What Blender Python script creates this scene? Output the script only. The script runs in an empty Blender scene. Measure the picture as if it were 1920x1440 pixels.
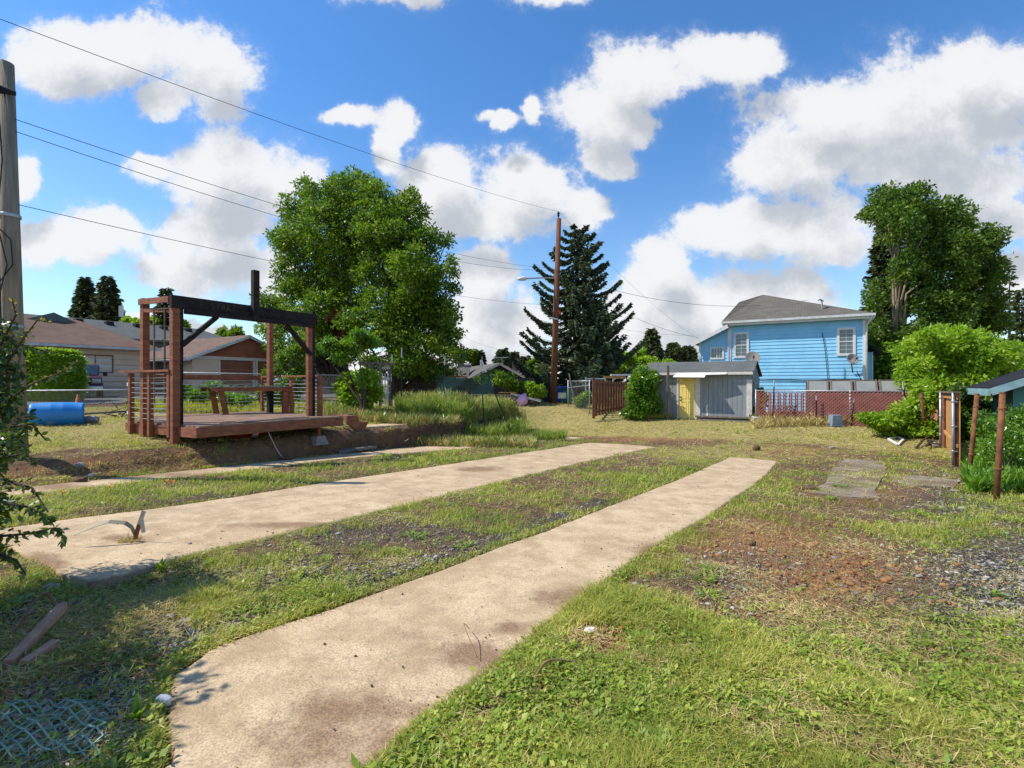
import bpy, math, random
import numpy as np
from mathutils import Vector, Matrix
R = math.radians
rng = np.random.default_rng(11); random.seed(5)
SC = bpy.context.scene; COL = SC.collection

# ------------------------------------------------------------------ camera, light, sky, exposure
F, CX, CY, H = 960.0, 960.0, 718.0, 1.35      # focal length in px of the 1920 px wide photograph, eye height
cam = bpy.data.objects.new('camera', bpy.data.cameras.new('camera'))
COL.objects.link(cam); SC.camera = cam
cam.location = (0, 0, H); cam.rotation_euler = (R(90), 0, 0)
cam.data.lens = 18; cam.data.sensor_width = 36; cam.data.shift_y = -2/1920
cam.data.clip_start = 0.05; cam.data.clip_end = 3000
SC.render.resolution_x, SC.render.resolution_y = 1024, 768
SC.view_settings.view_transform = 'Standard'; SC.view_settings.look = 'None'
SC.view_settings.exposure = 0.42; SC.view_settings.gamma = 1
SUN_AZ, SUN_EL = 269.0, 50.0                  # bearing clockwise from +Y, elevation
sdir = Vector((math.sin(R(SUN_AZ))*math.cos(R(SUN_EL)), math.cos(R(SUN_AZ))*math.cos(R(SUN_EL)), math.sin(R(SUN_EL))))
sun = bpy.data.objects.new('sun', bpy.data.lights.new('sun', 'SUN')); COL.objects.link(sun)
sun.data.energy = 4.4; sun.data.angle = R(0.5); sun.data.color = (1, 0.94, 0.84)
sun.rotation_euler = sdir.to_track_quat('Z', 'Y').to_euler()

def N(nt, typ, **kw):
    n = nt.nodes.new(typ)
    for k, v in kw.items():
        if k.startswith('i_'):
            key = k[2:]; key = int(key) if key.isdigit() else key.replace('_', ' ')
            n.inputs[key].default_value = v
        else: setattr(n, k, v)
    return n
def L(nt, a, b): nt.links.new(a, b)
def mth(nt, op, a, b=None, c=None, clamp=False):
    n = nt.nodes.new('ShaderNodeMath'); n.operation = op; n.use_clamp = clamp
    for i, v in enumerate((a, b, c)):
        if v is None: continue
        if isinstance(v, (int, float)): n.inputs[i].default_value = v
        else: nt.links.new(v, n.inputs[i])
    return n.outputs[0]
def vmt(nt, op, a, b=None, c=None, out=0):
    n = nt.nodes.new('ShaderNodeVectorMath'); n.operation = op
    for i, v in enumerate((a, b, c)):
        if v is None: continue
        if isinstance(v, (tuple, list)): n.inputs[i].default_value = v
        else: nt.links.new(v, n.inputs[i])
    return n.outputs[out]
def mixc(nt, f, a, b, mode='MIX'):
    n = nt.nodes.new('ShaderNodeMix'); n.data_type = 'RGBA'; n.blend_type = mode
    for i, v in ((0, f), (6, a), (7, b)):
        if isinstance(v, (int, float)): n.inputs[i].default_value = v
        elif isinstance(v, (tuple, list)): n.inputs[i].default_value = (*v[:3], 1)
        else: nt.links.new(v, n.inputs[i])
    return n.outputs[2]
def sstep(nt, v, lo, hi):
    n = nt.nodes.new('ShaderNodeMapRange'); n.interpolation_type = 'SMOOTHSTEP'
    nt.links.new(v, n.inputs[0]); n.inputs[1].default_value = lo; n.inputs[2].default_value = hi
    return n.outputs[0]

# clouds: lobes given as direction slopes (x/y, z/y) with their half sizes, broken up by noise
CL = [(200,90,190,75),(400,140,85,72),(90,110,90,60),(300,190,50,30),(430,330,120,88),(520,345,75,70),(275,310,55,28),(410,425,140,48),
 (120,452,120,42),(195,428,80,42),(400,500,140,48),(500,525,70,40),(668,214,72,22),(760,222,32,32),(735,272,30,42),(820,345,75,66),
 (990,352,92,66),(900,408,150,44),(1088,385,42,36),(935,230,32,24),(1002,198,24,36),(1200,130,110,62),(1125,205,92,62),(1370,105,92,52),
 (1142,292,56,36),(1190,232,60,40),(1700,235,270,115),(1850,160,150,85),(1480,305,115,72),(1540,205,70,48),(1760,315,240,50),(1450,430,200,58),
 (1325,408,72,34),(1560,470,95,40),(1235,492,66,46),(1350,565,230,60),(1500,560,90,40),(1250,610,220,60),(1870,400,100,48),
 (905,520,60,60),(920,610,120,55),(960,690,600,34),(30,330,40,50),(1480,640,260,50),
 (1890,520,60,60),(330,608,110,22),(760,-60,130,60),(1000,-20,80,40)]
world = bpy.data.worlds.new('World'); SC.world = world; world.use_nodes = True
nt = world.node_tree; nt.nodes.clear()
grp = bpy.data.node_groups.new('cloud_density', 'ShaderNodeTree')
grp.interface.new_socket('Slope', in_out='INPUT', socket_type='NodeSocketVector')
grp.interface.new_socket('Density', in_out='OUTPUT', socket_type='NodeSocketFloat')
gi = grp.nodes.new('NodeGroupInput'); go = grp.nodes.new('NodeGroupOutput')
P = gi.outputs[0]
wn = N(grp, 'ShaderNodeTexNoise', i_Scale=5.0, i_Detail=5.0, i_Roughness=0.6); L(grp, P, wn.inputs['Vector'])
wv = vmt(grp, 'MULTIPLY_ADD', vmt(grp, 'SUBTRACT', wn.outputs['Color'], (0.5,0.5,0.5)), (0.16,0.13,0), P)
wv = vmt(grp, 'MULTIPLY', wv, (1,1,0))
best = None
for (px,py,rx,ry) in CL:
    u, v = (px-CX)/F, (CY-py)/F; sx, sy = F/rx, F/ry
    q = vmt(grp, 'MULTIPLY_ADD', wv, (sx,sy,0), (-u*sx,-v*sy,0))
    ln = vmt(grp, 'LENGTH', q, out=1)
    best = ln if best is None else mth(grp, 'SMOOTH_MIN', best, ln, 0.45)
n1 = N(grp, 'ShaderNodeTexNoise', i_Scale=7.5, i_Detail=14.0, i_Roughness=0.70, i_Distortion=0.1); L(grp, P, n1.inputs['Vector'])
dn = mth(grp, 'ADD', mth(grp, 'SUBTRACT', 1.14, best), mth(grp, 'MULTIPLY', mth(grp, 'SUBTRACT', n1.outputs[0], 0.5), 2.1))
L(grp, dn, go.inputs[0])
tc = N(nt, 'ShaderNodeTexCoord'); sp = N(nt, 'ShaderNodeSeparateXYZ'); L(nt, tc.outputs['Generated'], sp.inputs[0])
ay = mth(nt, 'MAXIMUM', mth(nt, 'ABSOLUTE', sp.outputs[1]), 0.12)
cb = N(nt, 'ShaderNodeCombineXYZ'); L(nt, mth(nt, 'DIVIDE', sp.outputs[0], ay), cb.inputs[0]); L(nt, mth(nt, 'DIVIDE', sp.outputs[2], ay), cb.inputs[1])
def dens(off):
    g = nt.nodes.new('ShaderNodeGroup'); g.node_tree = grp
    L(nt, vmt(nt, 'ADD', cb.outputs[0], off), g.inputs[0]); return g.outputs[0]
d0, d1 = dens((0,0,0)), dens((-0.03,0.085,0))
sky = N(nt, 'ShaderNodeTexSky', sky_type='NISHITA', sun_disc=False, sun_elevation=R(SUN_EL), sun_rotation=R(SUN_AZ), altitude=50.0, air_density=1.0, dust_density=0.35, ozone_density=1.6)
el = sstep(nt, sp.outputs[2], 0.0, 0.55)
skyc = mixc(nt, 1.0, sky.outputs[0], mixc(nt, el, (0.86,1.0,1.08), (0.47,0.85,1.18)), 'MULTIPLY')
mask = mth(nt, 'ADD', mth(nt, 'MULTIPLY', sstep(nt, d0, -0.05, 0.34), 0.78), mth(nt, 'MULTIPLY', sstep(nt, d0, -0.35, 0.6), 0.22))
shade = mth(nt, 'MULTIPLY', sstep(nt, d1, 0.0, 1.0), 0.95)
cloud = mixc(nt, shade, (5.3,5.35,5.4), (3.0,3.2,3.5))
fin = mixc(nt, mth(nt, 'MULTIPLY', mask, 0.97), skyc, cloud)
bg = N(nt, 'ShaderNodeBackground', i_Strength=0.13); L(nt, fin, bg.inputs[0])
wo = N(nt, 'ShaderNodeOutputWorld'); L(nt, bg.outputs[0], wo.inputs[0])
world.cycles.sampling_method = 'MANUAL'; world.cycles.sample_map_resolution = 512
SC.cycles.max_bounces = 6; SC.cycles.diffuse_bounces = 3; SC.cycles.transparent_max_bounces = 8
SC.cycles.use_denoising = True; SC.cycles.caustics_reflective = False; SC.cycles.caustics_refractive = False

# ------------------------------------------------------------------ frames
TH = math.atan(570/960); S_, C_ = math.sin(TH), math.cos(TH)
def AB(a, b, z=0.0): return (a*S_+b*C_, a*C_-b*S_, z)          # a: along the slabs, b: to their right
def toab(x, y): return x*S_+y*C_, x*C_-y*S_
def pt(px, py, t): return Vector(((px-CX)/F*t, t, H-(py-CY)/F*t))

# ------------------------------------------------------------------ numpy noise and mesh helpers
_TAB = np.random.default_rng(3).random(1 << 16)
def _h(ix, iy, s):
    return _TAB[(ix.astype(np.int64)*7919+iy.astype(np.int64)*104729+int(s)*6151+(ix.astype(np.int64)*iy.astype(np.int64)*31)) & 65535]
def vnoise(x, y, s=0):
    x = np.asarray(x, float); y = np.asarray(y, float)
    ix, iy = np.floor(x), np.floor(y); fx, fy = x-ix, y-iy
    fx = fx*fx*(3-2*fx); fy = fy*fy*(3-2*fy)
    return (_h(ix,iy,s)*(1-fx)+_h(ix+1,iy,s)*fx)*(1-fy)+(_h(ix,iy+1,s)*(1-fx)+_h(ix+1,iy+1,s)*fx)*fy
def fbm(x, y, s=0, o=4):
    r = 0; a = 0.5; t = 0
    for i in range(o):
        r = r+a*vnoise(x*2**i+17.3*i, y*2**i-9.1*i, s+i); t += a; a *= 0.5
    return r/t
def sm(e0, e1, x):
    t = np.clip((x-e0)/(e1-e0), 0, 1); return t*t*(3-2*t)

def padhit(px, py, off=0.0):
    u, v = (px-CX)/F, (py-CY)/F
    t = (H-off)/(v-0.047*(u*S_+C_)); return u*t, t
def edge(pts): 
    r = sorted(toab(*padhit(x, y)) for x, y in pts)
    return np.array([p[0] for p in r]), np.array([p[1] for p in r])
S1L = edge([(300,1440),(300,1330),(322,1262),(400,1212),(520,1172),(700,1112),(1000,1003),(1262,902),(1285,893),(1380,852)])
S1R = edge([(640,1500),(790,1358),(1010,1185),(1180,1055),(1215,1032),(1340,960),(1415,908),(1440,888),(1460,862)])
S2L = edge([(30,986),(130,972),(333,947),(640,900),(900,861),(1130,826)])
S2R = edge([(60,1108),(120,1098),(170,1090),(347,1043),(640,975),(900,912),(1100,865),(1250,834)])
S3L = edge([(-200,940),(0,919),(83,909),(350,882),(640,850),(1010,815)])
S3R = edge([(-200,962),(50,927),(200,910),(400,888),(640,860),(1095,821)])
SLABS = [(S1L,S1R,0.3,15.9,'worn tan concrete strip in the foreground, nearest the camera'),
         (S2L,S2R,1.55,18.0,'wide pale concrete strip in the middle, with a bent metal strap on it'),
         (S3L,S3R,-1.5,20.0,'narrow concrete strip at the foot of the dirt bank below the deck')]
def inslab(a, b, grow=0.0):
    m = np.zeros(np.shape(a), bool)
    for (l, r, a0, a1, _) in SLABS:
        m |= (b > np.interp(a, *l)-grow) & (b < np.interp(a, *r)+grow) & (a > a0-grow) & (a < a1+grow)
    return m

def Gs(x, y):
    """smooth terrain height"""
    a, b = toab(x, y)
    ae = np.interp(b, [-11,-8,-5,-1,5], [20.6,20.2,18.6,17.0,17.2])
    pad = -0.047*np.minimum(np.maximum(a, -6), ae)
    zf = -0.33+0.5*sm(6, 13, -b)
    k = sm(0, 1, (a-ae)/(24.6-ae))
    z = pad*(1-k)+zf*k
    zl = 0.10+0.18*sm(10.2, 13, -b)+0.17*sm(14, 20, -b)+0.2*sm(20.5, 25, -b)
    zl = zl-0.18*sm(8, 16, a)*(1-sm(15, 20, -b))
    kk = sm(16, 24, a); zl = zl*(1-kk)+np.maximum(zf, zl)*kk
    eb = -10.25+0.35*(fbm(a*0.7, b*0, 3)-0.5)
    m = sm(0.0, 0.6, eb+0.2-b+0.2*(fbm(a*0.9, b*0.9, 5, 2)-0.5))
    m = m*(1-sm(17.5, 20.5, a)*(1-sm(10.5,14,-b)))
    return z*(1-m)+zl*m
def bankness(x, y):
    a, b = toab(x, y)
    return sm(-9.75, -10.0, b)*sm(-10.75, -10.35, b)*(1-sm(17.5, 20, a))
def Gn(x, y):
    """terrain with its lumps"""
    a, b = toab(x, y); r = np.hypot(x, y)
    z = Gs(x, y)
    px = CX+F*x/np.maximum(y, .3); py = CY+F*(H-z)/np.maximum(y, .3)
    clod = np.exp(-((px-1560)/190)**2-((py-1090)/75)**2)*(y > 0)
    z = z+0.05*(fbm(x*1.3, y*1.3, 1)-0.5)+0.03*(fbm(x*9, y*9, 2, 3)-0.5)
    z = z+clod*0.16*np.maximum(fbm(x*7, y*7, 8, 4)-0.42, -0.05)+bankness(x, y)*0.14*(fbm(x*2.2, y*2.2, 9, 3)-0.5)
    road = sm(-22.2, -22.6, b)
    z = z*(1-road)+(Gs(x, y)-0.01)*road
    dip = np.exp(-((px-250)/150)**2-((py-1085)/40)**2)*(y > 0)
    z = z-0.10*dip
    slab = inslab(a, b, -0.06)
    near = inslab(a, b, 0.15)
    z = np.where(near & (z > -0.047*a-0.015), -0.047*a-0.015, z)
    z = np.where(slab, np.minimum(z, -0.047*a-0.06), z)
    return z
def g(x, y): return float(Gs(np.float64(x), np.float64(y)))
def gn(x, y): return float(Gn(np.float64(x), np.float64(y)))

def tag(o, label=None, cat=None, group=None, kind=None):
    for k, v in (('label',label),('category',cat),('group',group),('kind',kind)):
        if v: o[k] = v
    return o
def root(name, loc, label, cat, group=None):
    o = bpy.data.objects.new(name, None); o.empty_display_size = 0.2
    COL.objects.link(o); o.location = loc; o['wl'] = tuple(loc)
    return tag(o, label, cat, group)
def wloc(o):
    v = Vector((0,0,0))
    while o is not None: v += Vector(o.location); o = o.parent
    return v
def npmesh(name, V, nper, mat, parent=None, smooth=False, origin=None, faces=None):
    V = np.asarray(V, dtype=np.float32).reshape(-1, 3)
    off = np.array(wloc(parent) if parent is not None else (origin if origin is not None else (0,0,0)), dtype=np.float32)
    me = bpy.data.meshes.new(name); me.vertices.add(len(V)); me.vertices.foreach_set('co', (V-off).ravel())
    if faces is None: idx = np.arange(len(V), dtype=np.int32); 
    else: idx = np.asarray(faces, dtype=np.int32).ravel()
    nf = len(idx)//nper
    me.loops.add(len(idx)); me.loops.foreach_set('vertex_index', idx)
    me.polygons.add(nf); me.polygons.foreach_set('loop_start', np.arange(0, len(idx), nper, dtype=np.int32))
    me.polygons.foreach_set('loop_total', np.full(nf, nper, dtype=np.int32))
    me.update(calc_edges=True)
    if smooth: me.polygons.foreach_set('use_smooth', np.ones(nf, bool))
    me.materials.append(mat)
    o = bpy.data.objects.new(name, me); COL.objects.link(o); o.parent = parent
    if parent is None: o.location = off
    return o

class MB:
    """collects shapes, builds ONE mesh object; f maps the builder's frame to the world"""
    def __init__(s, f=None): s.v = []; s.fc = []; s.f = f or (lambda x, y, z: (x, y, z))
    def add(s, vs, fs, raw=False):
        n = len(s.v); s.v += [tuple(p) if raw else tuple(s.f(*p)) for p in vs]; s.fc += [tuple(n+i for i in q) for q in fs]; return s
    def box(s, x0, x1, y0, y1, z0, z1):
        return s.add([(x0,y0,z0),(x1,y0,z0),(x1,y1,z0),(x0,y1,z0),(x0,y0,z1),(x1,y0,z1),(x1,y1,z1),(x0,y1,z1)],
                     [(0,3,2,1),(4,5,6,7),(0,1,5,4),(1,2,6,5),(2,3,7,6),(3,0,4,7)])
    def beam(s, p, q, w, h, up=(0,0,1)):
        p, q = Vector(p), Vector(q); d = (q-p).normalized(); u = Vector(up)
        if abs(d.dot(u)) > 0.98: u = Vector((S_, C_, 0))
        x = d.cross(u).normalized(); y = x.cross(d).normalized()
        c = [(-w/2,-h/2),(w/2,-h/2),(w/2,h/2),(-w/2,h/2)]
        vs = [p+x*i+y*j for i, j in c]+[q+x*i+y*j for i, j in c]
        return s.add(vs, [(0,1,2,3),(7,6,5,4),(0,4,5,1),(1,5,6,2),(2,6,7,3),(3,7,4,0)])
    def tube(s, pts, r, n=8, cap=True):
        pts = [Vector(p) for p in pts]; rs = r if isinstance(r, (list, tuple)) else [r]*len(pts)
        vs = []; fs = []; px = None
        for i, p in enumerate(pts):
            d = (pts[min(i+1, len(pts)-1)]-pts[max(i-1, 0)]).normalized()
            if px is None:
                px = d.orthogonal().normalized()
            px = (px-d*px.dot(d)).normalized(); py_ = d.cross(px)
            for k in range(n):
                a = 2*math.pi*k/n; vs.append(p+(px*math.cos(a)+py_*math.sin(a))*rs[i])
        for i in range(len(pts)-1):
            for k in range(n):
                a, b = i*n+k, i*n+(k+1)%n; fs.append((a,b,b+n,a+n))
        if cap and n > 2: fs.append(tuple(range(n-1,-1,-1))); fs.append(tuple((len(pts)-1)*n+k for k in range(n)))
        return s.add(vs, fs)
    def lathe(s, prof, c=(0,0,0), axis=(0,0,1), n=20):
        ax = Vector(axis).normalized(); x = ax.orthogonal().normalized(); y = ax.cross(x); c = Vector(c); vs = []; fs = []
        for (r, h) in prof:
            for k in range(n):
                a = 2*math.pi*k/n; vs.append(c+ax*h+(x*math.cos(a)+y*math.sin(a))*r)
        for i in range(len(prof)-1):
            for k in range(n):
                a, b = i*n+k, i*n+(k+1)%n; fs.append((a,b,b+n,a+n))
        return s.add(vs, fs)
    def blob(s, c, r, jit=0.2, n=2):
        import bmesh
        bm = bmesh.new(); bmesh.ops.create_icosphere(bm, subdivisions=n, radius=1)
        r = r if isinstance(r, (tuple, list)) else (r,r,r); o = random.random()*50
        vs = []
        for v in bm.verts:
            k = 1+jit*(2*float(fbm(np.float64(v.co.x*1.7+o), np.float64(v.co.y*1.7+v.co.z*2.3), 4, 3))-1)
            vs.append((c[0]+v.co.x*r[0]*k, c[1]+v.co.y*r[1]*k, c[2]+v.co.z*r[2]*k))
        fs = [[v.index for v in f.verts] for f in bm.faces]; bm.free()
        return s.add(vs, fs)
    def build(s, name, mat, parent=None, smooth=False, bevel=0, origin=None, label=None):
        me = bpy.data.meshes.new(name)
        off = wloc(parent) if parent is not None else Vector(origin if origin is not None else (0,0,0))
        me.from_pydata([tuple(Vector(p)-off) for p in s.v], [], s.fc); me.update()
        if smooth: me.polygons.foreach_set('use_smooth', [True]*len(me.polygons))
        me.materials.append(mat)
        o = bpy.data.objects.new(name, me); COL.objects.link(o); o.parent = parent
        if parent is None: o.location = off
        if bevel:
            m = o.modifiers.new('bevel', 'BEVEL'); m.width = bevel; m.segments = 2; m.limit_method = 'ANGLE'
        if label: o['label'] = label
        return o

# ------------------------------------------------------------------ materials
def mat(name, c1, c2=None, rough=0.8, scale=3.0, stretch=(1,1,1), bump=0.3, bscale=None, c3=None, metal=0.0, spec=0.3, detail=6, f3=(0.55,0.7)):
    m = bpy.data.materials.new(name); m.use_nodes = True; t = m.node_tree; b = t.nodes['Principled BSDF']
    tc = N(t, 'ShaderNodeTexCoord'); mp = N(t, 'ShaderNodeMapping'); mp.inputs['Scale'].default_value = stretch
    L(t, tc.outputs['Object'], mp.inputs[0])
    n1 = N(t, 'ShaderNodeTexNoise', i_Scale=scale, i_Detail=float(detail), i_Roughness=0.6); L(t, mp.outputs[0], n1.inputs['Vector'])
    col = mixc(t, sstep(t, n1.outputs[0], 0.32, 0.68), c1, c2 or tuple(x*0.75 for x in c1))
    if c3:
        n3 = N(t, 'ShaderNodeTexNoise', i_Scale=scale*0.37, i_Detail=8.0, i_Roughness=0.65); L(t, mp.outputs[0], n3.inputs['Vector'])
        col = mixc(t, sstep(t, n3.outputs[0], *f3), col, c3)
    L(t, col, b.inputs['Base Color'])
    b.inputs['Roughness'].default_value = rough; b.inputs['Metallic'].default_value = metal; b.inputs['Specular IOR Level'].default_value = spec
    n2 = N(t, 'ShaderNodeTexNoise', i_Scale=bscale or scale*6, i_Detail=6.0); L(t, mp.outputs[0], n2.inputs['Vector'])
    bp = N(t, 'ShaderNodeBump', i_Strength=bump, i_Distance=0.02); L(t, n2.outputs[0], bp.inputs['Height']); L(t, bp.outputs[0], b.inputs['Normal'])
    return m
def leafmat(name, cols, trans=0.35, rough=0.5, spec=0.3):
    m = bpy.data.materials.new(name); m.use_nodes = True; t = m.node_tree; b = t.nodes['Principled BSDF']; out = t.nodes['Material Output']
    gm = N(t, 'ShaderNodeNewGeometry'); cr = N(t, 'ShaderNodeValToRGB'); e = cr.color_ramp.elements
    for i, c in enumerate(cols):
        q = e[i] if i < 2 else e.new(1.0)
        q.position = i/(len(cols)-1); q.color = (*c, 1)
    tc = N(t, 'ShaderNodeTexCoord'); ns = N(t, 'ShaderNodeTexNoise', i_Scale=0.9, i_Detail=3.0); L(t, tc.outputs['Object'], ns.inputs['Vector'])
    f = mth(t, 'ADD', mth(t, 'MULTIPLY', gm.outputs['Random Per Island'], 0.6), mth(t, 'MULTIPLY', sstep(t, ns.outputs[0], 0.3, 0.7), 0.4))
    L(t, f, cr.inputs[0]); L(t, cr.outputs[0], b.inputs['Base Color'])
    b.inputs['Roughness'].default_value = rough; b.inputs['Specular IOR Level'].default_value = spec
    tr = N(t, 'ShaderNodeBsdfTranslucent'); L(t, mixc(t, 1.0, cr.outputs[0], (1.5,1.6,0.7), 'MULTIPLY'), tr.inputs[0])
    mx = N(t, 'ShaderNodeMixShader', i_0=trans); L(t, b.outputs[0], mx.inputs[1]); L(t, tr.outputs[0], mx.inputs[2]); L(t, mx.outputs[0], out.inputs[0])
    return m
def shingle(name, c1, c2, sc=1.0):
    m = bpy.data.materials.new(name); m.use_nodes = True; t = m.node_tree; b = t.nodes['Principled BSDF']
    tc = N(t, 'ShaderNodeTexCoord')
    br = N(t, 'ShaderNodeTexBrick', i_Scale=1.0*sc); br.inputs['Color1'].default_value = (*c1,1); br.inputs['Color2'].default_value = (*c2,1)
    br.inputs['Mortar'].default_value = (*[x*0.45 for x in c1],1); br.inputs['Mortar Size'].default_value = 0.012
    br.inputs['Brick Width'].default_value = 0.3; br.inputs['Row Height'].default_value = 0.075; br.inputs['Bias'].default_value = 0.0
    L(t, tc.outputs['UV'], br.inputs['Vector'])
    ns = N(t, 'ShaderNodeTexNoise', i_Scale=1.1, i_Detail=8.0, i_Roughness=0.7); L(t, tc.outputs['Object'], ns.inputs['Vector'])
    L(t, mixc(t, mth(t,'MULTIPLY',sstep(t, ns.outputs[0], 0.35, 0.7),0.5), br.outputs[0], tuple(x*0.6 for x in c2)), b.inputs['Base Color'])
    b.inputs['Roughness'].default_value = 0.95; b.inputs['Specular IOR Level'].default_value = 0.15
    bp = N(t, 'ShaderNodeBump', i_Strength=0.5, i_Distance=0.01); L(t, br.outputs[1], bp.inputs['Height']); L(t, bp.outputs[0], b.inputs['Normal'])
    return m
def glassmat(name, c, rough=0.06):
    m = bpy.data.materials.new(name); m.use_nodes = True; b = m.node_tree.nodes['Principled BSDF']
    t = m.node_tree; tc = N(t,'ShaderNodeTexCoord'); ns = N(t,'ShaderNodeTexNoise', i_Scale=2.0); L(t, tc.outputs['Object'], ns.inputs['Vector'])
    L(t, mixc(t, ns.outputs[0], c, tuple(x*0.6 for x in c)), b.inputs['Base Color'])
    b.inputs['Roughness'].default_value = rough; b.inputs['Specular IOR Level'].default_value = 0.9
    return m
M = {}
M['concrete'] = None
M['redwood'] = mat('redwood', (0.31,0.115,0.055), (0.19,0.068,0.036), 0.75, 2.0, (1,1,6), 0.5, c3=(0.09,0.04,0.03), f3=(0.6,0.75))
M['redwood_h'] = mat('redwood_horizontal', (0.31,0.115,0.056), (0.18,0.066,0.036), 0.75, 5.0, (1,1,3), 0.4, c3=(0.10,0.055,0.04), f3=(0.55,0.7))
M['charwood'] = mat('charred_wood', (0.028,0.022,0.02), (0.012,0.01,0.011), 0.85, 6.0, (1,1,2), 0.7, c3=(0.055,0.035,0.028))
M['deckboard'] = mat('weathered_boards', (0.30,0.19,0.13), (0.2,0.12,0.085), 0.9, 4.0, (1,1,1), 0.5, c3=(0.1,0.07,0.055))
M['greywood'] = mat('grey_weathered_wood', (0.22,0.18,0.14), (0.13,0.11,0.09), 0.9, 3.0, (4,4,0.6), 0.7, c3=(0.08,0.07,0.06))
M['oldpole'] = mat('old_pole_wood', (0.33,0.28,0.21), (0.2,0.165,0.125), 0.9, 3.0, (6,6,0.35), 0.7, c3=(0.12,0.1,0.08))
M['polewood'] = mat('pole_wood', (0.20,0.085,0.04), (0.12,0.05,0.03), 0.85, 3.0, (5,5,0.4), 0.6, c3=(0.07,0.035,0.025))
M['newwood'] = mat('cedar_boards', (0.55,0.3,0.11), (0.42,0.2,0.07), 0.8, 3.0, (4,4,0.5), 0.3)
M['brownpicket'] = mat('brown_picket_wood', (0.22,0.10,0.055), (0.13,0.06,0.035), 0.85, 5.0, (3,3,0.7), 0.5)
M['galv'] = mat('galvanised_steel', (0.42,0.44,0.46), (0.3,0.32,0.34), 0.45, 8.0, bump=0.1, metal=0.6, spec=0.5)
M['wire'] = mat('fence_wire', (0.33,0.34,0.34), (0.22,0.22,0.22), 0.5, 8.0, bump=0.0, metal=0.5)
M['cable'] = mat('black_cable', (0.02,0.02,0.022), None, 0.6, bump=0.0)
M['rust'] = mat('rusty_steel', (0.27,0.11,0.045), (0.13,0.055,0.03), 0.85, 9.0, bump=0.5, metal=0.2, c3=(0.06,0.035,0.03))
M['white'] = mat('white_paint', (0.72,0.71,0.68), (0.6,0.59,0.56), 0.6, 4.0, bump=0.1)
M['whitewood'] = mat('peeling_white_paint', (0.66,0.63,0.57), (0.5,0.46,0.4), 0.75, 7.0, bump=0.3, c3=(0.3,0.25,0.2), f3=(0.62,0.68))
M['darkgreenmetal'] = mat('dark_green_steel', (0.03,0.04,0.032), (0.02,0.025,0.022), 0.6, 8.0, bump=0.2)
M['bark'] = mat('bark', (0.09,0.065,0.045), (0.045,0.033,0.025), 0.95, 4.0, (3,3,0.6), 0.8)
M['palebark'] = mat('pale_bark', (0.34,0.27,0.18), (0.2,0.155,0.11), 0.9, 3.0, (3,3,0.6), 0.6, c3=(0.1,0.08,0.06))
M['stone'] = mat('stone', (0.34,0.31,0.27), (0.2,0.185,0.17), 0.9, 5.0, bump=0.5)
M['soil'] = mat('soil', (0.15,0.085,0.05), (0.08,0.048,0.03), 0.98, 6.0, bump=0.8)
M['black'] = mat('black_plastic', (0.012,0.012,0.013), None, 0.5, bump=0.1)
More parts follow.
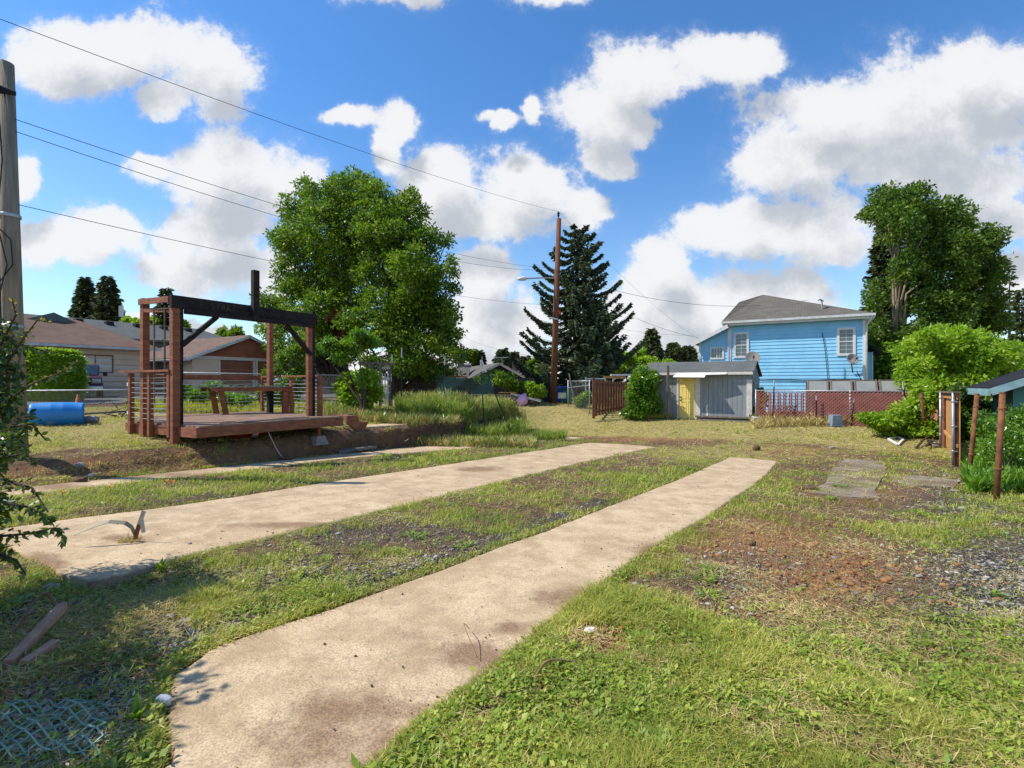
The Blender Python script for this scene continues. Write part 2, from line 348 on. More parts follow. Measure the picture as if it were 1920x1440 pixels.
# ------------------------------------------------------------------ ground, composition masks, slabs, road
def proj(x, y, z): 
    yy = np.maximum(y, 0.3); return CX+F*x/yy, CY+F*(H-z)/yy
def gb(px, py, cx, cy, rx, ry): return np.exp(-((px-cx)/rx)**2-((py-cy)/ry)**2)
def comp(x, y):
    """what the ground is made of at a place: green, dirt, gravel, dry (0..1 each)"""
    z = Gs(x, y); px, py = proj(x, y, z); a, b = toab(x, y)
    n1 = fbm(x*0.9, y*0.9, 21, 4); n2 = fbm(x*3.1, y*3.1, 22, 4); n3 = fbm(x*8.0, y*8.0, 23, 3)
    nn = 0.5*(n1-.5)+0.6*(n2-.5)+0.35*(n3-.5)
    dirt = np.maximum.reduce([gb(px,py,1570,1080,210,75), gb(px,py,1430,1020,160,50)*.9, 0.8*gb(px,py,1060,772,130,10), 0.75*gb(px,py,1250,820,170,9),
            bankness(x, y)*.45, .55*gb(px,py,1480,845,90,14), 1.1*gb(px,py,1000,1335,80,36), 1.0*gb(px,py,1130,1200,75,30), .9*gb(px,py,1700,1250,120,30), .8*gb(px,py,60,1330,200,60),
            .6*sm(-9.9,-9.3,b)*0, .75*gb(px,py,330,1230,50,60), 0.5*gb(px,py,1650,930,120,18)])
    grav = np.maximum.reduce([1.0*gb(px,py,1880,1130,230,170), .75*gb(px,py,1800,950,120,45), .7*gb(px,py,560,1090,260,50), .6*gb(px,py,720,1000,250,35), .8*gb(px,py,230,1270,260,140),
            .5*gb(px,py,1380,1080,120,50), .5*gb(px,py,330,930,130,20)])
    s1 = np.interp(a, *S1L)-b; s2 = b-np.interp(a, *S2R)
    grav = np.maximum(grav, .9*((s1 > 0)&(s1 < .35)&(a < 7)).astype(float)*0.8)
    lush = np.maximum.reduce([gb(px,py,1300,1340,620,170), gb(px,py,1150,1180,130,80), .9*gb(px,py,1700,1000,170,38), .75*gb(px,py,1380,960,160,70), .8*((b>-8.9)&(b<-7.0)&(a<20)).astype(float),
            .55*gb(px,py,470,1110,220,40), .6*gb(px,py,850,960,260,40), .55*gb(px,py,380,1180,90,45), .65*gb(px,py,350,840,220,16), .7*gb(px,py,1660,890,150,40), .8*gb(px,py,1880,930,140,60),
            .7*gb(px,py,1230,900,160,50)])
    dry = np.maximum.reduce([sm(18.2, 20.5, a+0.15*b)*sm(-20.5,-19.5,b), 0.95*sm(-10.9,-11.6,b)*sm(-22.2,-21.5,b), .6*gb(px,py,1350,850,400,30), .45*gb(px,py,1650,1180,120,50)])
    green = np.clip(0.08+0.66*lush+2.3*nn-1.0*dirt-0.5*grav*(1-.6*lush), 0, 1)
    green = np.clip(green+dry*(0.30+1.1*nn), 0, 1)
    green = np.clip(green+.22*bankness(x, y)*(n2 > .45), 0, 1)
    green = np.where(b < -22.2, 0.02, green)
    return green, np.clip(dirt*1.1+0.8*nn*(dirt > .1), 0, 1), np.clip(grav*1.1+nn*.8*(grav > .1), 0, 1), np.clip(dry+nn*.7*(dry > .1), 0, 1)

nth = 1500
# finer angles in front of the camera
th = np.concatenate([np.linspace(-R(60), R(60), 1150), np.linspace(R(60), R(300), 180)[1:-1]])
rr = np.concatenate([np.linspace(0.0, 1.2, 6)[:-1]+0.02, 1.2*1.0125**np.arange(0, 160), 1.2*1.0125**160*1.0045**np.arange(0, 225)]); rr = np.concatenate([rr, rr[-1]*1.0125**np.arange(1, 90)]); rr = np.concatenate([rr, np.geomspace(rr[-1]*1.05, 900, 24)])
TT, RR = np.meshgrid(th, rr)
X = RR*np.sin(TT); Y = RR*np.cos(TT); Z = Gn(X, Y)
far = sm(60, 120, RR); Z = Z*(1-far)+(-0.1)*far
nr, ntt = X.shape
ii = np.arange(nr-1)[:, None]*ntt; jj = np.arange(ntt)[None, :]; jn = (jj+1) % ntt
faces = np.stack([ii+jj, ii+ntt+jj, ii+ntt+jn, ii+jn], -1)
gm_ = bpy.data.materials.new('ground'); gm_.use_nodes = True; t = gm_.node_tree; b_ = t.nodes['Principled BSDF']
tc = N(t, 'ShaderNodeTexCoord'); at = N(t, 'ShaderNodeAttribute', attribute_name='makeup'); sp_ = N(t, 'ShaderNodeSeparateColor'); L(t, at.outputs[0], sp_.inputs[0])
def noi(sc, d=8, r=.62):
    n = N(t, 'ShaderNodeTexNoise', i_Scale=float(sc), i_Detail=float(d), i_Roughness=r); L(t, tc.outputs['Object'], n.inputs['Vector']); return n
nA, nB, nC = noi(6), noi(40, 6), noi(150, 3)
soil = mixc(t, sstep(t, nA.outputs[0], .35, .65), (0.22,0.14,0.08), (0.11,0.07,0.045))
red = mixc(t, sstep(t, nB.outputs[0], .3, .7), (0.40,0.20,0.09), (0.23,0.11,0.055))
vo = N(t, 'ShaderNodeTexVoronoi', i_Scale=62.0, i_Randomness=1.0); L(t, tc.outputs['Object'], vo.inputs['Vector'])
vs_ = N(t, 'ShaderNodeSeparateColor'); L(t, vo.outputs['Color'], vs_.inputs[0])
peb = mixc(t, vs_.outputs[0], (0.12,0.105,0.09), (0.42,0.36,0.30))
peb = mixc(t, sstep(t, vo.outputs['Distance'], .25, .5), peb, (0.045,0.04,0.036))
vo2 = N(t, 'ShaderNodeTexVoronoi', i_Scale=130.0, i_Randomness=1.0); L(t, vmt(t, 'MULTIPLY', tc.outputs['Object'], (1,.35,1)), vo2.inputs['Vector'])
v2 = N(t, 'ShaderNodeSeparateColor'); L(t, vo2.outputs['Color'], v2.inputs[0])
straw = mixc(t, v2.outputs[0], (0.62,0.49,0.2), (0.27,0.22,0.08))
grn = mixc(t, v2.outputs[1], (0.10,0.16,0.025), (0.19,0.22,0.05))
c = mixc(t, sp_.outputs[1], soil, red)
c = mixc(t, sp_.outputs[2], c, peb)
gg = sstep(t, mth(t, 'ADD', sp_.outputs[0], mth(t, 'MULTIPLY', mth(t, 'SUBTRACT', nB.outputs[0], .5), 1.1)), .35, .65)
c = mixc(t, mth(t, 'MULTIPLY', gg, .8), c, grn)
c = mixc(t, mth(t, 'MULTIPLY', sstep(t, mth(t, 'ADD', at.outputs['Alpha'], mth(t, 'MULTIPLY', mth(t, 'SUBTRACT', nA.outputs[0], .5), .9)), .3, .75), .85), c, mixc(t, sstep(t, nA.outputs[0], .4, .65), straw, mixc(t, .5, grn, straw)))
L(t, c, b_.inputs['Base Color']); b_.inputs['Roughness'].default_value = 1.0; b_.inputs['Specular IOR Level'].default_value = 0.1
bh = mth(t, 'ADD', mth(t, 'MULTIPLY', nB.outputs[0], 1.0), mth(t, 'MULTIPLY', vo.outputs['Distance'], -0.9))
bp = N(t, 'ShaderNodeBump', i_Strength=0.9, i_Distance=0.025); L(t, bh, bp.inputs['Height']); L(t, bp.outputs[0], b_.inputs['Normal'])
ground = npmesh('ground', np.stack([X,Y,Z], -1), 4, gm_, faces=faces.reshape(-1, 4)[:, ::-1], smooth=True)
cg, cd, cv, cy = comp(X, Y)
at_ = ground.data.attributes.new('makeup', 'FLOAT_COLOR', 'POINT')
at_.data.foreach_set('color', np.stack([cg*(1-far), cd, cv, np.maximum(cy, far*.6)], -1).astype(np.float32).ravel())
tag(ground, kind='structure', label='uneven yard ground of soil, gravel and cut grass')

# concrete
cm = bpy.data.materials.new('old_concrete'); cm.use_nodes = True; t = cm.node_tree; b_ = t.nodes['Principled BSDF']; tc = N(t, 'ShaderNodeTexCoord')
n0, n1, n2, n3 = noi(0.7, 8, .6), noi(3.0, 9, .7), noi(90, 4), noi(14, 8, .7)
c = mixc(t, sstep(t, n1.outputs[0], .36, .64), (0.66,0.50,0.31), (0.46,0.33,0.19))
c = mixc(t, mth(t, 'MULTIPLY', sstep(t, n0.outputs[0], .50, .70), .5), c, (0.36,0.235,0.135))
c = mixc(t, mth(t, 'MULTIPLY', sstep(t, n3.outputs[0], .50, .75), .6), c, (0.33,0.235,0.15))
c = mixc(t, mth(t, 'MULTIPLY', sstep(t, n2.outputs[0], .42, .66), .65), c, (0.27,0.2,0.14))
vc = N(t, 'ShaderNodeTexVoronoi', feature='DISTANCE_TO_EDGE', i_Scale=0.55); L(t, vmt(t, 'MULTIPLY_ADD', n3.outputs['Color'], (.12,.12,.12), tc.outputs['Object']), vc.inputs['Vector'])
c = mixc(t, mth(t, 'MULTIPLY', mth(t, 'MULTIPLY', sstep(t, vc.outputs['Distance'], .006, .001), sstep(t, n0.outputs[0], .42, .52)), .2), c, (0.12,0.085,0.06))
va = N(t, 'ShaderNodeTexVoronoi', i_Scale=22.0); L(t, tc.outputs['Object'], va.inputs['Vector'])
c = mixc(t, mth(t, 'MULTIPLY', sstep(t, va.outputs['Distance'], .055, .03), sstep(t, n3.outputs[0], .5, .6)), c, (0.06,0.045,0.035))
ed = N(t, 'ShaderNodeAttribute', attribute_name='dirt')
c = mixc(t, mth(t, 'MULTIPLY', sstep(t, mth(t, 'ADD', ed.outputs['Fac'], mth(t, 'MULTIPLY', mth(t, 'SUBTRACT', n3.outputs[0], .5), .9)), .35, 1.0), .8), c, mixc(t, sstep(t, n2.outputs[0], .35, .6), (0.30,0.18,0.10), (0.17,0.10,0.06)))
L(t, c, b_.inputs['Base Color']); b_.inputs['Roughness'].default_value = .93; b_.inputs['Specular IOR Level'].default_value = .15
bp = N(t, 'ShaderNodeBump', i_Strength=.8, i_Distance=.008); L(t, mth(t, 'ADD', mth(t, 'MULTIPLY', n2.outputs[0], .6), n3.outputs[0]), bp.inputs['Height']); L(t, bp.outputs[0], b_.inputs['Normal'])
M['concrete'] = cm
DIRT1 = [(880,1230,110,40),(700,1330,200,60),(1060,1120,100,25),(960,1180,50,18),(1230,1030,60,20),(700,1400,300,80),(300,1320,60,50)]
DIRT2 = [(80,1060,70,35),(230,1010,60,12),(560,985,200,8),(900,880,60,8)]
for k, (l, r, a0, a1, lab) in enumerate(SLABS):
    aa = np.concatenate([np.arange(a0, min(a1, 8), .02), np.arange(8, a1, .05)]) if a1 > 8 else np.arange(a0, a1, .02)
    ss = np.linspace(0, 1, 60)
    A, Sx = np.meshgrid(aa, ss, indexing='ij')
    lb = np.interp(aa, *l)+0.05*(fbm(aa*2.2, aa*0, 31+k, 5)-.5)+.02*(fbm(aa*14, aa*0, 41+k, 3)-.5)
    rb = np.interp(aa, *r)+0.06*(fbm(aa*2.2, aa*0+5, 35+k, 5)-.5)+.025*(fbm(aa*14, aa*0+5, 45+k, 3)-.5)
    # ragged ends
    e = .25 if k == 0 else .1
    B = lb[:, None]*(1-Sx)+rb[:, None]*Sx
    A2 = A+e*fbm(B*2.5, B*0, 51+k, 5)*np.clip(1-(A-a0)/1.0, 0, 1)-1.1*fbm(B*1.3, B*0, 52+k, 5)*(k < 2)*np.clip((A-a1+2)/2.0, 0, 1)
    Zt = -0.047*A2+0.012*(fbm(A2*1.1, B*1.1, 61+k, 3)-.5)+.004*(fbm(A2*12, B*12, 62, 3)-.5)
    edg = np.minimum(Sx, 1-Sx)*(rb-lb)[:, None]
    Zt = Zt-0.02*np.clip(1-edg/.03, 0, 1)**2
    xs = A2*S_+B*C_; ys = A2*C_-B*S_
    n_a, n_s = A2.shape
    top = np.stack([xs, ys, Zt], -1).reshape(-1, 3)
    ring = np.concatenate([np.arange(n_a)*n_s, (n_a-1)*n_s+np.arange(1, n_s), (np.arange(n_a-1)[::-1])*n_s+n_s-1, np.arange(1, n_s-1)[::-1]])
    bot = top[ring].copy(); bot[:, 2] -= .25
    i0 = np.arange(n_a-1)[:, None]*n_s+np.arange(n_s-1)[None, :]
    ft = np.stack([i0, i0+1, i0+n_s+1, i0+n_s], -1).reshape(-1, 4)
    m = len(ring); q = np.arange(m); q2 = (q+1) % m
    fs = np.stack([ring[q], ring[q2], len(top)+q2, len(top)+q], -1)
    o = npmesh('concrete_path', np.concatenate([top, bot]), 4, cm, faces=np.concatenate([ft[:, ::-1], fs[:, ::-1]]), smooth=False)
    tag(o, kind='structure', label=lab)
    PX, PY = proj(xs, ys, Zt)
    d = np.zeros_like(xs)
    for q_ in (DIRT1 if k == 0 else DIRT2 if k == 1 else [(300,890,200,8),(100,912,100,10)]): d = np.maximum(d, gb(PX, PY, *q_))
    if k == 2: d = np.maximum(d, np.clip(1-Sx*2.2, 0, 1)*.9)
    d = np.maximum(d, .75*np.clip(1-edg/.06, 0, 1))
    d = d*(.55+.9*fbm(xs*5, ys*5, 70, 5))
    dd = np.zeros(len(top)+len(bot), np.float32); dd[:len(top)] = d.ravel(); dd[len(top):] = .5
    at2 = o.data.attributes.new('dirt', 'FLOAT', 'POINT'); at2.data.foreach_set('value', dd)

# road across the fence on the left, built along the property direction
def sheet(name, a0, a1, b0, b1, m_, lift, st=.5, label=None, kind='structure'):
    aa = np.arange(a0, a1+.01, st); bb = np.arange(b0, b1+.01, st); A, B = np.meshgrid(aa, bb, indexing='ij')
    xs = A*S_+B*C_; ys = A*C_-B*S_; zs = Gn(xs, ys)+lift
    n_a, n_s = A.shape; i0 = np.arange(n_a-1)[:, None]*n_s+np.arange(n_s-1)[None, :]
    o = npmesh(name, np.stack([xs,ys,zs], -1), 4, m_, faces=np.stack([i0, i0+n_s, i0+n_s+1, i0+1], -1).reshape(-1, 4)[:, ::-1], smooth=True)
    tag(o, label, kind=kind); return o
M['asphalt'] = mat('asphalt', (0.16,0.155,0.15), (0.11,0.108,0.105), .95, 2.0, bump=.3, bscale=80)
sheet('road', -10, 60, -30.5, -22.6, M['asphalt'], 0.02, label='grey asphalt road beyond the chain-link fence')

# curved walk at the top of the bank, right of the deck (thick sheet)
def slabpoly(name, pts, z, th_, m_, label, kind='structure', cat=None):
    n = len(pts); cxy = (sum(p[0] for p in pts)/n, sum(p[1] for p in pts)/n)
    mb = MB(); vs = [(p[0],p[1],z(*p)) for p in pts]+[(p[0],p[1],z(*p)-th_) for p in pts]
    mb.add(vs, [tuple(range(n))]+[(i, i+n, (i+1)%n+n, (i+1)%n) for i in range(n)])
    o = mb.build(name, m_, origin=(cxy[0],cxy[1],z(*cxy))); return tag(o, label, cat, kind=kind)
def hitz(px, py, z=None):
    """where a pixel's ray meets the smooth terrain"""
    u, v = (px-CX)/F, (py-CY)/F; t0 = 1.5
    tt_ = np.geomspace(1.2, 90, 900); zz = (H-v*tt_)-Gs(u*tt_, tt_)
    k = int(np.argmax(zz < 0)) if (zz < 0).any() else 899
    a, b = tt_[max(k-1,0)], tt_[k]
    for _ in range(20):
        m_ = (a+b)/2
        if H-v*m_-g(u*m_, m_) > 0: a = m_
        else: b = m_
    return (u*a, a)
walk = [hitz(x, y) for x, y in [(655,806),(700,803),(760,799),(820,794),(836,788),(828,782),(800,781),(778,784),(786,791),(740,796),(690,799),(655,801)]]
slabpoly('concrete_path', walk, lambda x, y: gn(x, y)+.05, .09, M['concrete'], 'thin curved concrete walk at the top of the bank beside the deck')
M['slabgrey'] = mat('grey_slab', (0.31,0.25,0.19), (0.2,0.155,0.12), .95, 3.0, bump=.5, c3=(0.17,0.12,0.075), f3=(.42,.55))
rough = [padhit(x, y) for x, y in [(1510,925),(1548,908),(1560,880),(1592,856),(1656,858),(1662,885),(1640,920),(1650,938),(1600,934),(1560,930)]]
slabpoly('concrete_path', rough, lambda x, y: -0.047*toab(x, y)[0]+.02, .2, M['slabgrey'], 'broken dark grey concrete patch half buried in weeds on the right')
rough2 = [padhit(x, y) for x, y in [(1668,890),(1730,893),(1800,902),(1790,915),(1720,912),(1672,903)]]
slabpoly('concrete_path', rough2, lambda x, y: -0.047*toab(x, y)[0]+.015, .2, M['slabgrey'], 'low sunken slab by the nearer rusty posts')
# ------------------------------------------------------------------ vegetation
GR = leafmat('grass_blades', [(0.17,0.21,0.03),(0.36,0.38,0.055),(0.64,0.55,0.18)], .35, .6)
WD = leafmat('weed_leaves', [(0.11,0.18,0.022),(0.24,0.33,0.035),(0.52,0.52,0.09)], .3, .5)
ST = leafmat('dry_straw', [(0.24,0.16,0.075),(0.50,0.40,0.15),(0.72,0.60,0.32)], .15, .8)
def unit(v): return v/np.maximum(np.linalg.norm(v, axis=-1, keepdims=True), 1e-9)
def rdir(n):
    v = rng.normal(size=(n, 3)); return unit(v)
def kites(Pn, D, Wd, ln, wd, fold=0.0):
    """leaf-shaped quads: base at Pn, pointing along D, width direction Wd"""
    D = unit(D); Wd = unit(Wd-D*np.sum(Wd*D, -1, keepdims=True)); ln = np.asarray(ln).reshape(-1,1); wd = np.asarray(wd).reshape(-1,1)
    nrm = np.cross(D, Wd)
    m = Pn+D*ln*0.45
    return np.stack([Pn, m+Wd*wd/2+nrm*wd*fold, Pn+D*ln, m-Wd*wd/2+nrm*wd*fold], 1)
def ground_t(u, v):
    t = np.full(u.shape, 8.0); z = np.full(u.shape, -.3)
    for _ in range(16):
        tn = np.clip((H-z)/np.maximum(v, .012), .5, 80); t = .5*t+.5*tn; z = Gs(u*t, t)
    return t
def scat(n, x0=-260, x1=2180, y0=752, y1=1580):
    px = rng.uniform(x0, x1, n); py = rng.uniform(y0, y1, n); u = (px-CX)/F; v = (py-CY)/F
    t = ground_t(u, v); return u*t, t, px, py
def clearslab(x, y, grow=-0.02):
    a, b = toab(x, y); return ~inslab(a, b, grow)
def offwalk(px, py): return ~((py < 806)&(py > 782)&(px > 690)&(px < 834)&(py > 800-(px-690)*.1))
def blades(x, y, h, w, lean, name, m, label, cat, lie=0.0):
    n = len(x); z = Gn(x, y); a = rng.uniform(0, 2*np.pi, n)
    d = np.stack([np.cos(a), np.sin(a), np.zeros(n)], 1); s = np.stack([-np.sin(a), np.cos(a), np.zeros(n)], 1)
    Pn = np.stack([x, y, z-0.004], 1); hh = h.reshape(-1,1); ww = w.reshape(-1,1)/2; le = (lean*rng.uniform(.3, 1.3, n)).reshape(-1,1)
    up = np.array([[0,0,1.0]])
    m1 = Pn+up*hh*.6+d*hh*le*.35; tip = Pn+up*hh*(1-.25*le)+d*hh*le
    V = np.stack([Pn-s*ww, Pn+s*ww, m1+s*ww*.8, m1-s*ww*.8, tip], 1)  # 5 verts
    base = np.arange(n)*5
    F4 = np.stack([base, base+1, base+2, base+3], 1); F3 = np.stack([base+3, base+2, base+4, base+4], 1)
    me = bpy.data.meshes.new(name); me.vertices.add(n*5); me.vertices.foreach_set('co', V.astype(np.float32).ravel())
    idx = np.concatenate([F4.ravel(), np.stack([base+3, base+2, base+4], 1).ravel()]).astype(np.int32)
    me.loops.add(len(idx)); me.loops.foreach_set('vertex_index', idx); me.polygons.add(2*n)
    me.polygons.foreach_set('loop_start', np.concatenate([np.arange(n)*4, n*4+np.arange(n)*3]).astype(np.int32))
    me.polygons.foreach_set('loop_total', np.concatenate([np.full(n, 4), np.full(n, 3)]).astype(np.int32))
    me.update(calc_edges=True); me.materials.append(m)
    o = bpy.data.objects.new(name, me); COL.objects.link(o); tag(o, label, cat, kind='stuff'); return o
def near_edge(x, y):
    a, b = toab(x, y); return inslab(a, b, .12)&~inslab(a, b, -.01)

x, y, px, py = scat(720000)
cg, cd, cv, cy = comp(x, y); ne = near_edge(x, y)
p = np.clip(np.maximum(cg*1.15, ne*.9), 0.03, 1)
thatch = sm(.5, .66, fbm(x*1.2, y*1.2, 98, 4)); p = p*(1-.6*thatch)
a_, b__ = toab(x, y)
ok = (rng.random(len(x)) < p)&clearslab(x, y)&offwalk(px, py)&(b__ > -21.5)&(y < 34)
x, y, cg, cy, px, py = x[ok], y[ok], cg[ok], cy[ok], px[ok], py[ok]
lod = np.maximum(1, y/4.5)
ht = (0.03+0.055*cg*rng.random(len(x))+.02*rng.random(len(x)))*(1-.25*cy)
tuft = fbm(x*2.3, y*2.3, 77, 3) > .6
ht = np.where(tuft, ht*1.35, ht)*np.minimum(lod, 1.6)**.5
blades(x, y, ht, .0038*lod*rng.uniform(.7, 1.5, len(x)), np.full(len(x), 1.1), 'grass', GR, 'short patchy green grass growing over the yard', 'grass')
del x, y
# cut straw lying about
x, y, px, py = scat(420000)
cg, cd, cv, cy = comp(x, y); p = np.clip(cy*1.1+.12+.4*bankness(x, y)+.25*cg+.9*sm(.5, .68, fbm(x*1.2, y*1.2, 98, 4)), 0, 1)
a_, b__ = toab(x, y)
ok = (rng.random(len(x)) < p)&clearslab(x, y, .0)&offwalk(px, py)&(b__ > -21.5)&(y < 34); x, y = x[ok], y[ok]
n = len(x); lod = np.maximum(1, y/5); a = rng.uniform(0, np.pi*2, n)
D = np.stack([np.cos(a), np.sin(a), rng.normal(.12, .22, n)], 1); W = rdir(n); W[:, 2] *= .3
Pn = np.stack([x, y, Gn(x, y)+rng.uniform(.004, .035, n)], 1)
V = kites(Pn, D, W, rng.uniform(.03, .11, n)*lod**.5, .0035*lod)
tag(npmesh('straw', V, 4, ST), 'cut dry yellow grass strewn over the yard', 'straw', kind='stuff')
# low broadleaf weeds
x, y, px, py = scat(150000)
cg, cd, cv, cy = comp(x, y); clump = fbm(x*1.6, y*1.6, 91, 4); ne = near_edge(x, y)
bl = np.maximum.reduce([gb(px,py,1700,1000,190,45), gb(px,py,1450,1320,600,110), .8*gb(px,py,1880,1290,200,200), .55*gb(px,py,470,1100,260,60)])
p = np.clip((cg*.6+.6*bl)*sm(.45, .62, clump+.1*bl)*sm(.3, .6, fbm(x*7, y*7, 93, 3)+.05)+.35*ne+.03, 0, 1)*(1-.8*cy); a_, b__ = toab(x, y)
ok = (rng.random(len(x)) < p)&clearslab(x, y, .03)&(b__ > -10)&(y < 22); x, y = x[ok], y[ok]
k = 6; n = len(x); X_ = np.repeat(x, k)+rng.normal(0, .02, n*k); Y_ = np.repeat(y, k)+rng.normal(0, .02, n*k); lod = np.maximum(1, Y_/6)
a = rng.uniform(0, np.pi*2, n*k); D = np.stack([np.cos(a), np.sin(a), rng.uniform(-.05, .9, n*k)], 1)
W = np.stack([-np.sin(a), np.cos(a), rng.normal(0, .25, n*k)], 1)
ln = np.repeat(np.minimum(.009+rng.gamma(2.2, .0060, n), .036), k)*rng.uniform(.6, 1.2, n*k)*lod
Pn = np.stack([X_+.01*np.cos(a), Y_+.01*np.sin(a), Gn(X_, Y_)+rng.uniform(0, .05, n*k)], 1)
tag(npmesh('weeds', kites(Pn, D, W, ln, ln*rng.uniform(.35, .75, n*k), .12), 4, WD), 'low broadleaf weeds creeping between the concrete strips', 'weeds', kind='stuff')

# denser clumps of one kind each: rosettes and grass tussocks
cx_, cy_, px, py = scat(2600, y0=800)
cg, cd, cv, cy = comp(cx_, cy_); a_, b__ = toab(cx_, cy_)
ok = (rng.random(len(cx_)) < np.clip(.18+.6*cg-.3*cd, .05, 1))&clearslab(cx_, cy_, .06)&(b__ > -9.9)&(cy_ < 13); cx_, cy_ = cx_[ok], cy_[ok]
kk = 46; n = len(cx_); rad = rng.uniform(.03, .11, n)*np.minimum(np.maximum(1, cy_/5), 1.6); tall = rng.random(n) < .45
X_ = np.repeat(cx_, kk)+rng.normal(0, 1, n*kk)*np.repeat(rad, kk)*.45; Y_ = np.repeat(cy_, kk)+rng.normal(0, 1, n*kk)*np.repeat(rad, kk)*.45
a = np.arctan2(Y_-np.repeat(cy_, kk), X_-np.repeat(cx_, kk))+rng.normal(0, .5, n*kk); tl_ = np.repeat(tall, kk)
D = np.stack([np.cos(a), np.sin(a), np.where(tl_, rng.uniform(.6, 2.2, n*kk), rng.uniform(.0, .7, n*kk))], 1)
W = np.stack([-np.sin(a), np.cos(a), rng.normal(0, .2, n*kk)], 1); ln = np.repeat(rad, kk)*rng.uniform(.35, .9, n*kk)
tag(npmesh('weed_clumps', kites(np.stack([X_, Y_, Gn(X_, Y_)+rng.uniform(0, .02, n*kk)], 1), D, W, ln, np.where(tl_, .0045*np.maximum(1, Y_/5), ln*.3), .1), 4, leafmat('clump_leaves', [(0.08,0.16,0.018),(0.17,0.28,0.025),(0.36,0.44,0.05)], .3, .45)),
    'dense clumps of weeds and tussock grass dotted over the yard', 'weeds', kind='stuff')

# pebbles and clods: jittered octahedra
def rocks(x, y, r, name, m, label, cat, squash=.6, z=None, smooth=False):
    n = len(x); O = np.array([[1,0,0],[-1,0,0],[0,1,0],[0,-1,0],[0,0,1],[0,0,-1]], float)
    T = np.array([[0,2,4],[2,1,4],[1,3,4],[3,0,4],[2,0,5],[1,2,5],[3,1,5],[0,3,5]])
    # subdivide once
    vs = [tuple(v) for v in O]; F = []; cache = {}
    def mid(i, j):
        k = (min(i,j), max(i,j))
        if k not in cache:
            v = (np.array(vs[i])+np.array(vs[j])); v = v/np.linalg.norm(v); cache[k] = len(vs); vs.append(tuple(v))
        return cache[k]
    for a, b, c in T:
        ab, bc, ca = mid(a,b), mid(b,c), mid(c,a); F += [(a,ab,ca),(ab,b,bc),(ca,bc,c),(ab,bc,ca)]
    vs = np.array(vs); F = np.array(F); q = len(vs)
    V = vs[None]*(1+rng.uniform(-.28, .28, (n, q, 1))); V = V*np.stack([r*rng.uniform(.7, 1.5, n), r*rng.uniform(.7, 1.2, n), r*squash*rng.uniform(.6, 1.2, n)], 1)[:, None, :]
    a = rng.uniform(0, 6.28, n); ca, sa = np.cos(a)[:, None], np.sin(a)[:, None]
    V = np.stack([V[...,0]*ca-V[...,1]*sa, V[...,0]*sa+V[...,1]*ca, V[...,2]], -1)
    zz = Gn(x, y) if z is None else z
    V = V+np.stack([x, y, zz+r*squash*.35], 1)[:, None, :]
    fs = (F[None]+(np.arange(n)*q)[:, None, None]).reshape(-1, 3)
    o = npmesh(name, V, 3, m, faces=fs, smooth=smooth); tag(o, label, cat, kind='stuff'); return o
PB = leafmat('pebble_stone', [(0.08,0.076,0.072),(0.22,0.2,0.18),(0.5,0.46,0.4)], 0.0, .8)
x, y, px, py = scat(75000, y0=860)
cg, cd, cv, cy = comp(x, y); p = np.clip(cv*.85+.05, 0, 1)*sm(.35, .55, fbm(x*5, y*5, 66, 3)+.15)
ok = (rng.random(len(x)) < p)&clearslab(x, y, .02)&(y < 12); x, y = x[ok], y[ok]
rocks(x, y, rng.gamma(3, .0024, len(x))*np.maximum(1, y/5)+.002, 'gravel', PB, 'loose grey gravel between the concrete strips and on the right', 'gravel')
CLM = leafmat('clod_soil', [(0.36,0.165,0.07),(0.24,0.11,0.052),(0.46,0.24,0.11)], 0.0, .95)
x, y, px, py = scat(34000, y0=760)
cg, cd, cv, cy = comp(x, y); p = np.clip(cd*.8+.012, 0, 1)*sm(.4, .6, fbm(x*6, y*6, 67, 3)+.1)
ok = (rng.random(len(x)) < p)&clearslab(x, y, .02)&(y < 24); x, y = x[ok], y[ok]
rocks(x, y, np.minimum(rng.gamma(1.6, .0060, len(x))+.004, .026), 'dirt_clods', CLM, 'crumbled red-brown clods of earth on the dug patch and bank', 'dirt clods', .75)
# crumbs lying on the concrete
aa = rng.uniform(.6, 17, 2600); bb = np.where(rng.random(2600) < .5, rng.uniform(-2.75, -1.2, 2600), rng.uniform(-6.9, -4.6, 2600))
bb = np.where(rng.random(2600) < .5, bb, np.where(bb > -3, -1.3-np.abs(rng.normal(0, .15, 2600)), -4.6-np.abs(rng.normal(0, .25, 2600))))
ok = inslab(aa, bb, -.05); aa, bb = aa[ok], bb[ok]
rocks(aa*S_+bb*C_, aa*C_-bb*S_, rng.gamma(1.0, .0016, len(aa))+.001, 'crumbs', M['soil'], 'crumbs of dirt scattered on the concrete strips', 'dirt crumbs', .7, z=-.047*aa+.004)
# a few broad stones one can count
def stone(px, py, r, label, m=None, t=None, name='stone'):
    x, y = hitz(px, py) if t is None else (0,0); z = gn(x, y)
    a_, b__ = toab(x, y)
    if inslab(np.float64(a_), np.float64(b__)): z = -.047*a_
    mb = MB(); mb.blob((x, y, z+r[2]*.5), r, .35)
    o = mb.build(name, m or M['stone'], origin=(x,y,z), smooth=False); tag(o, label, 'stone'); return o

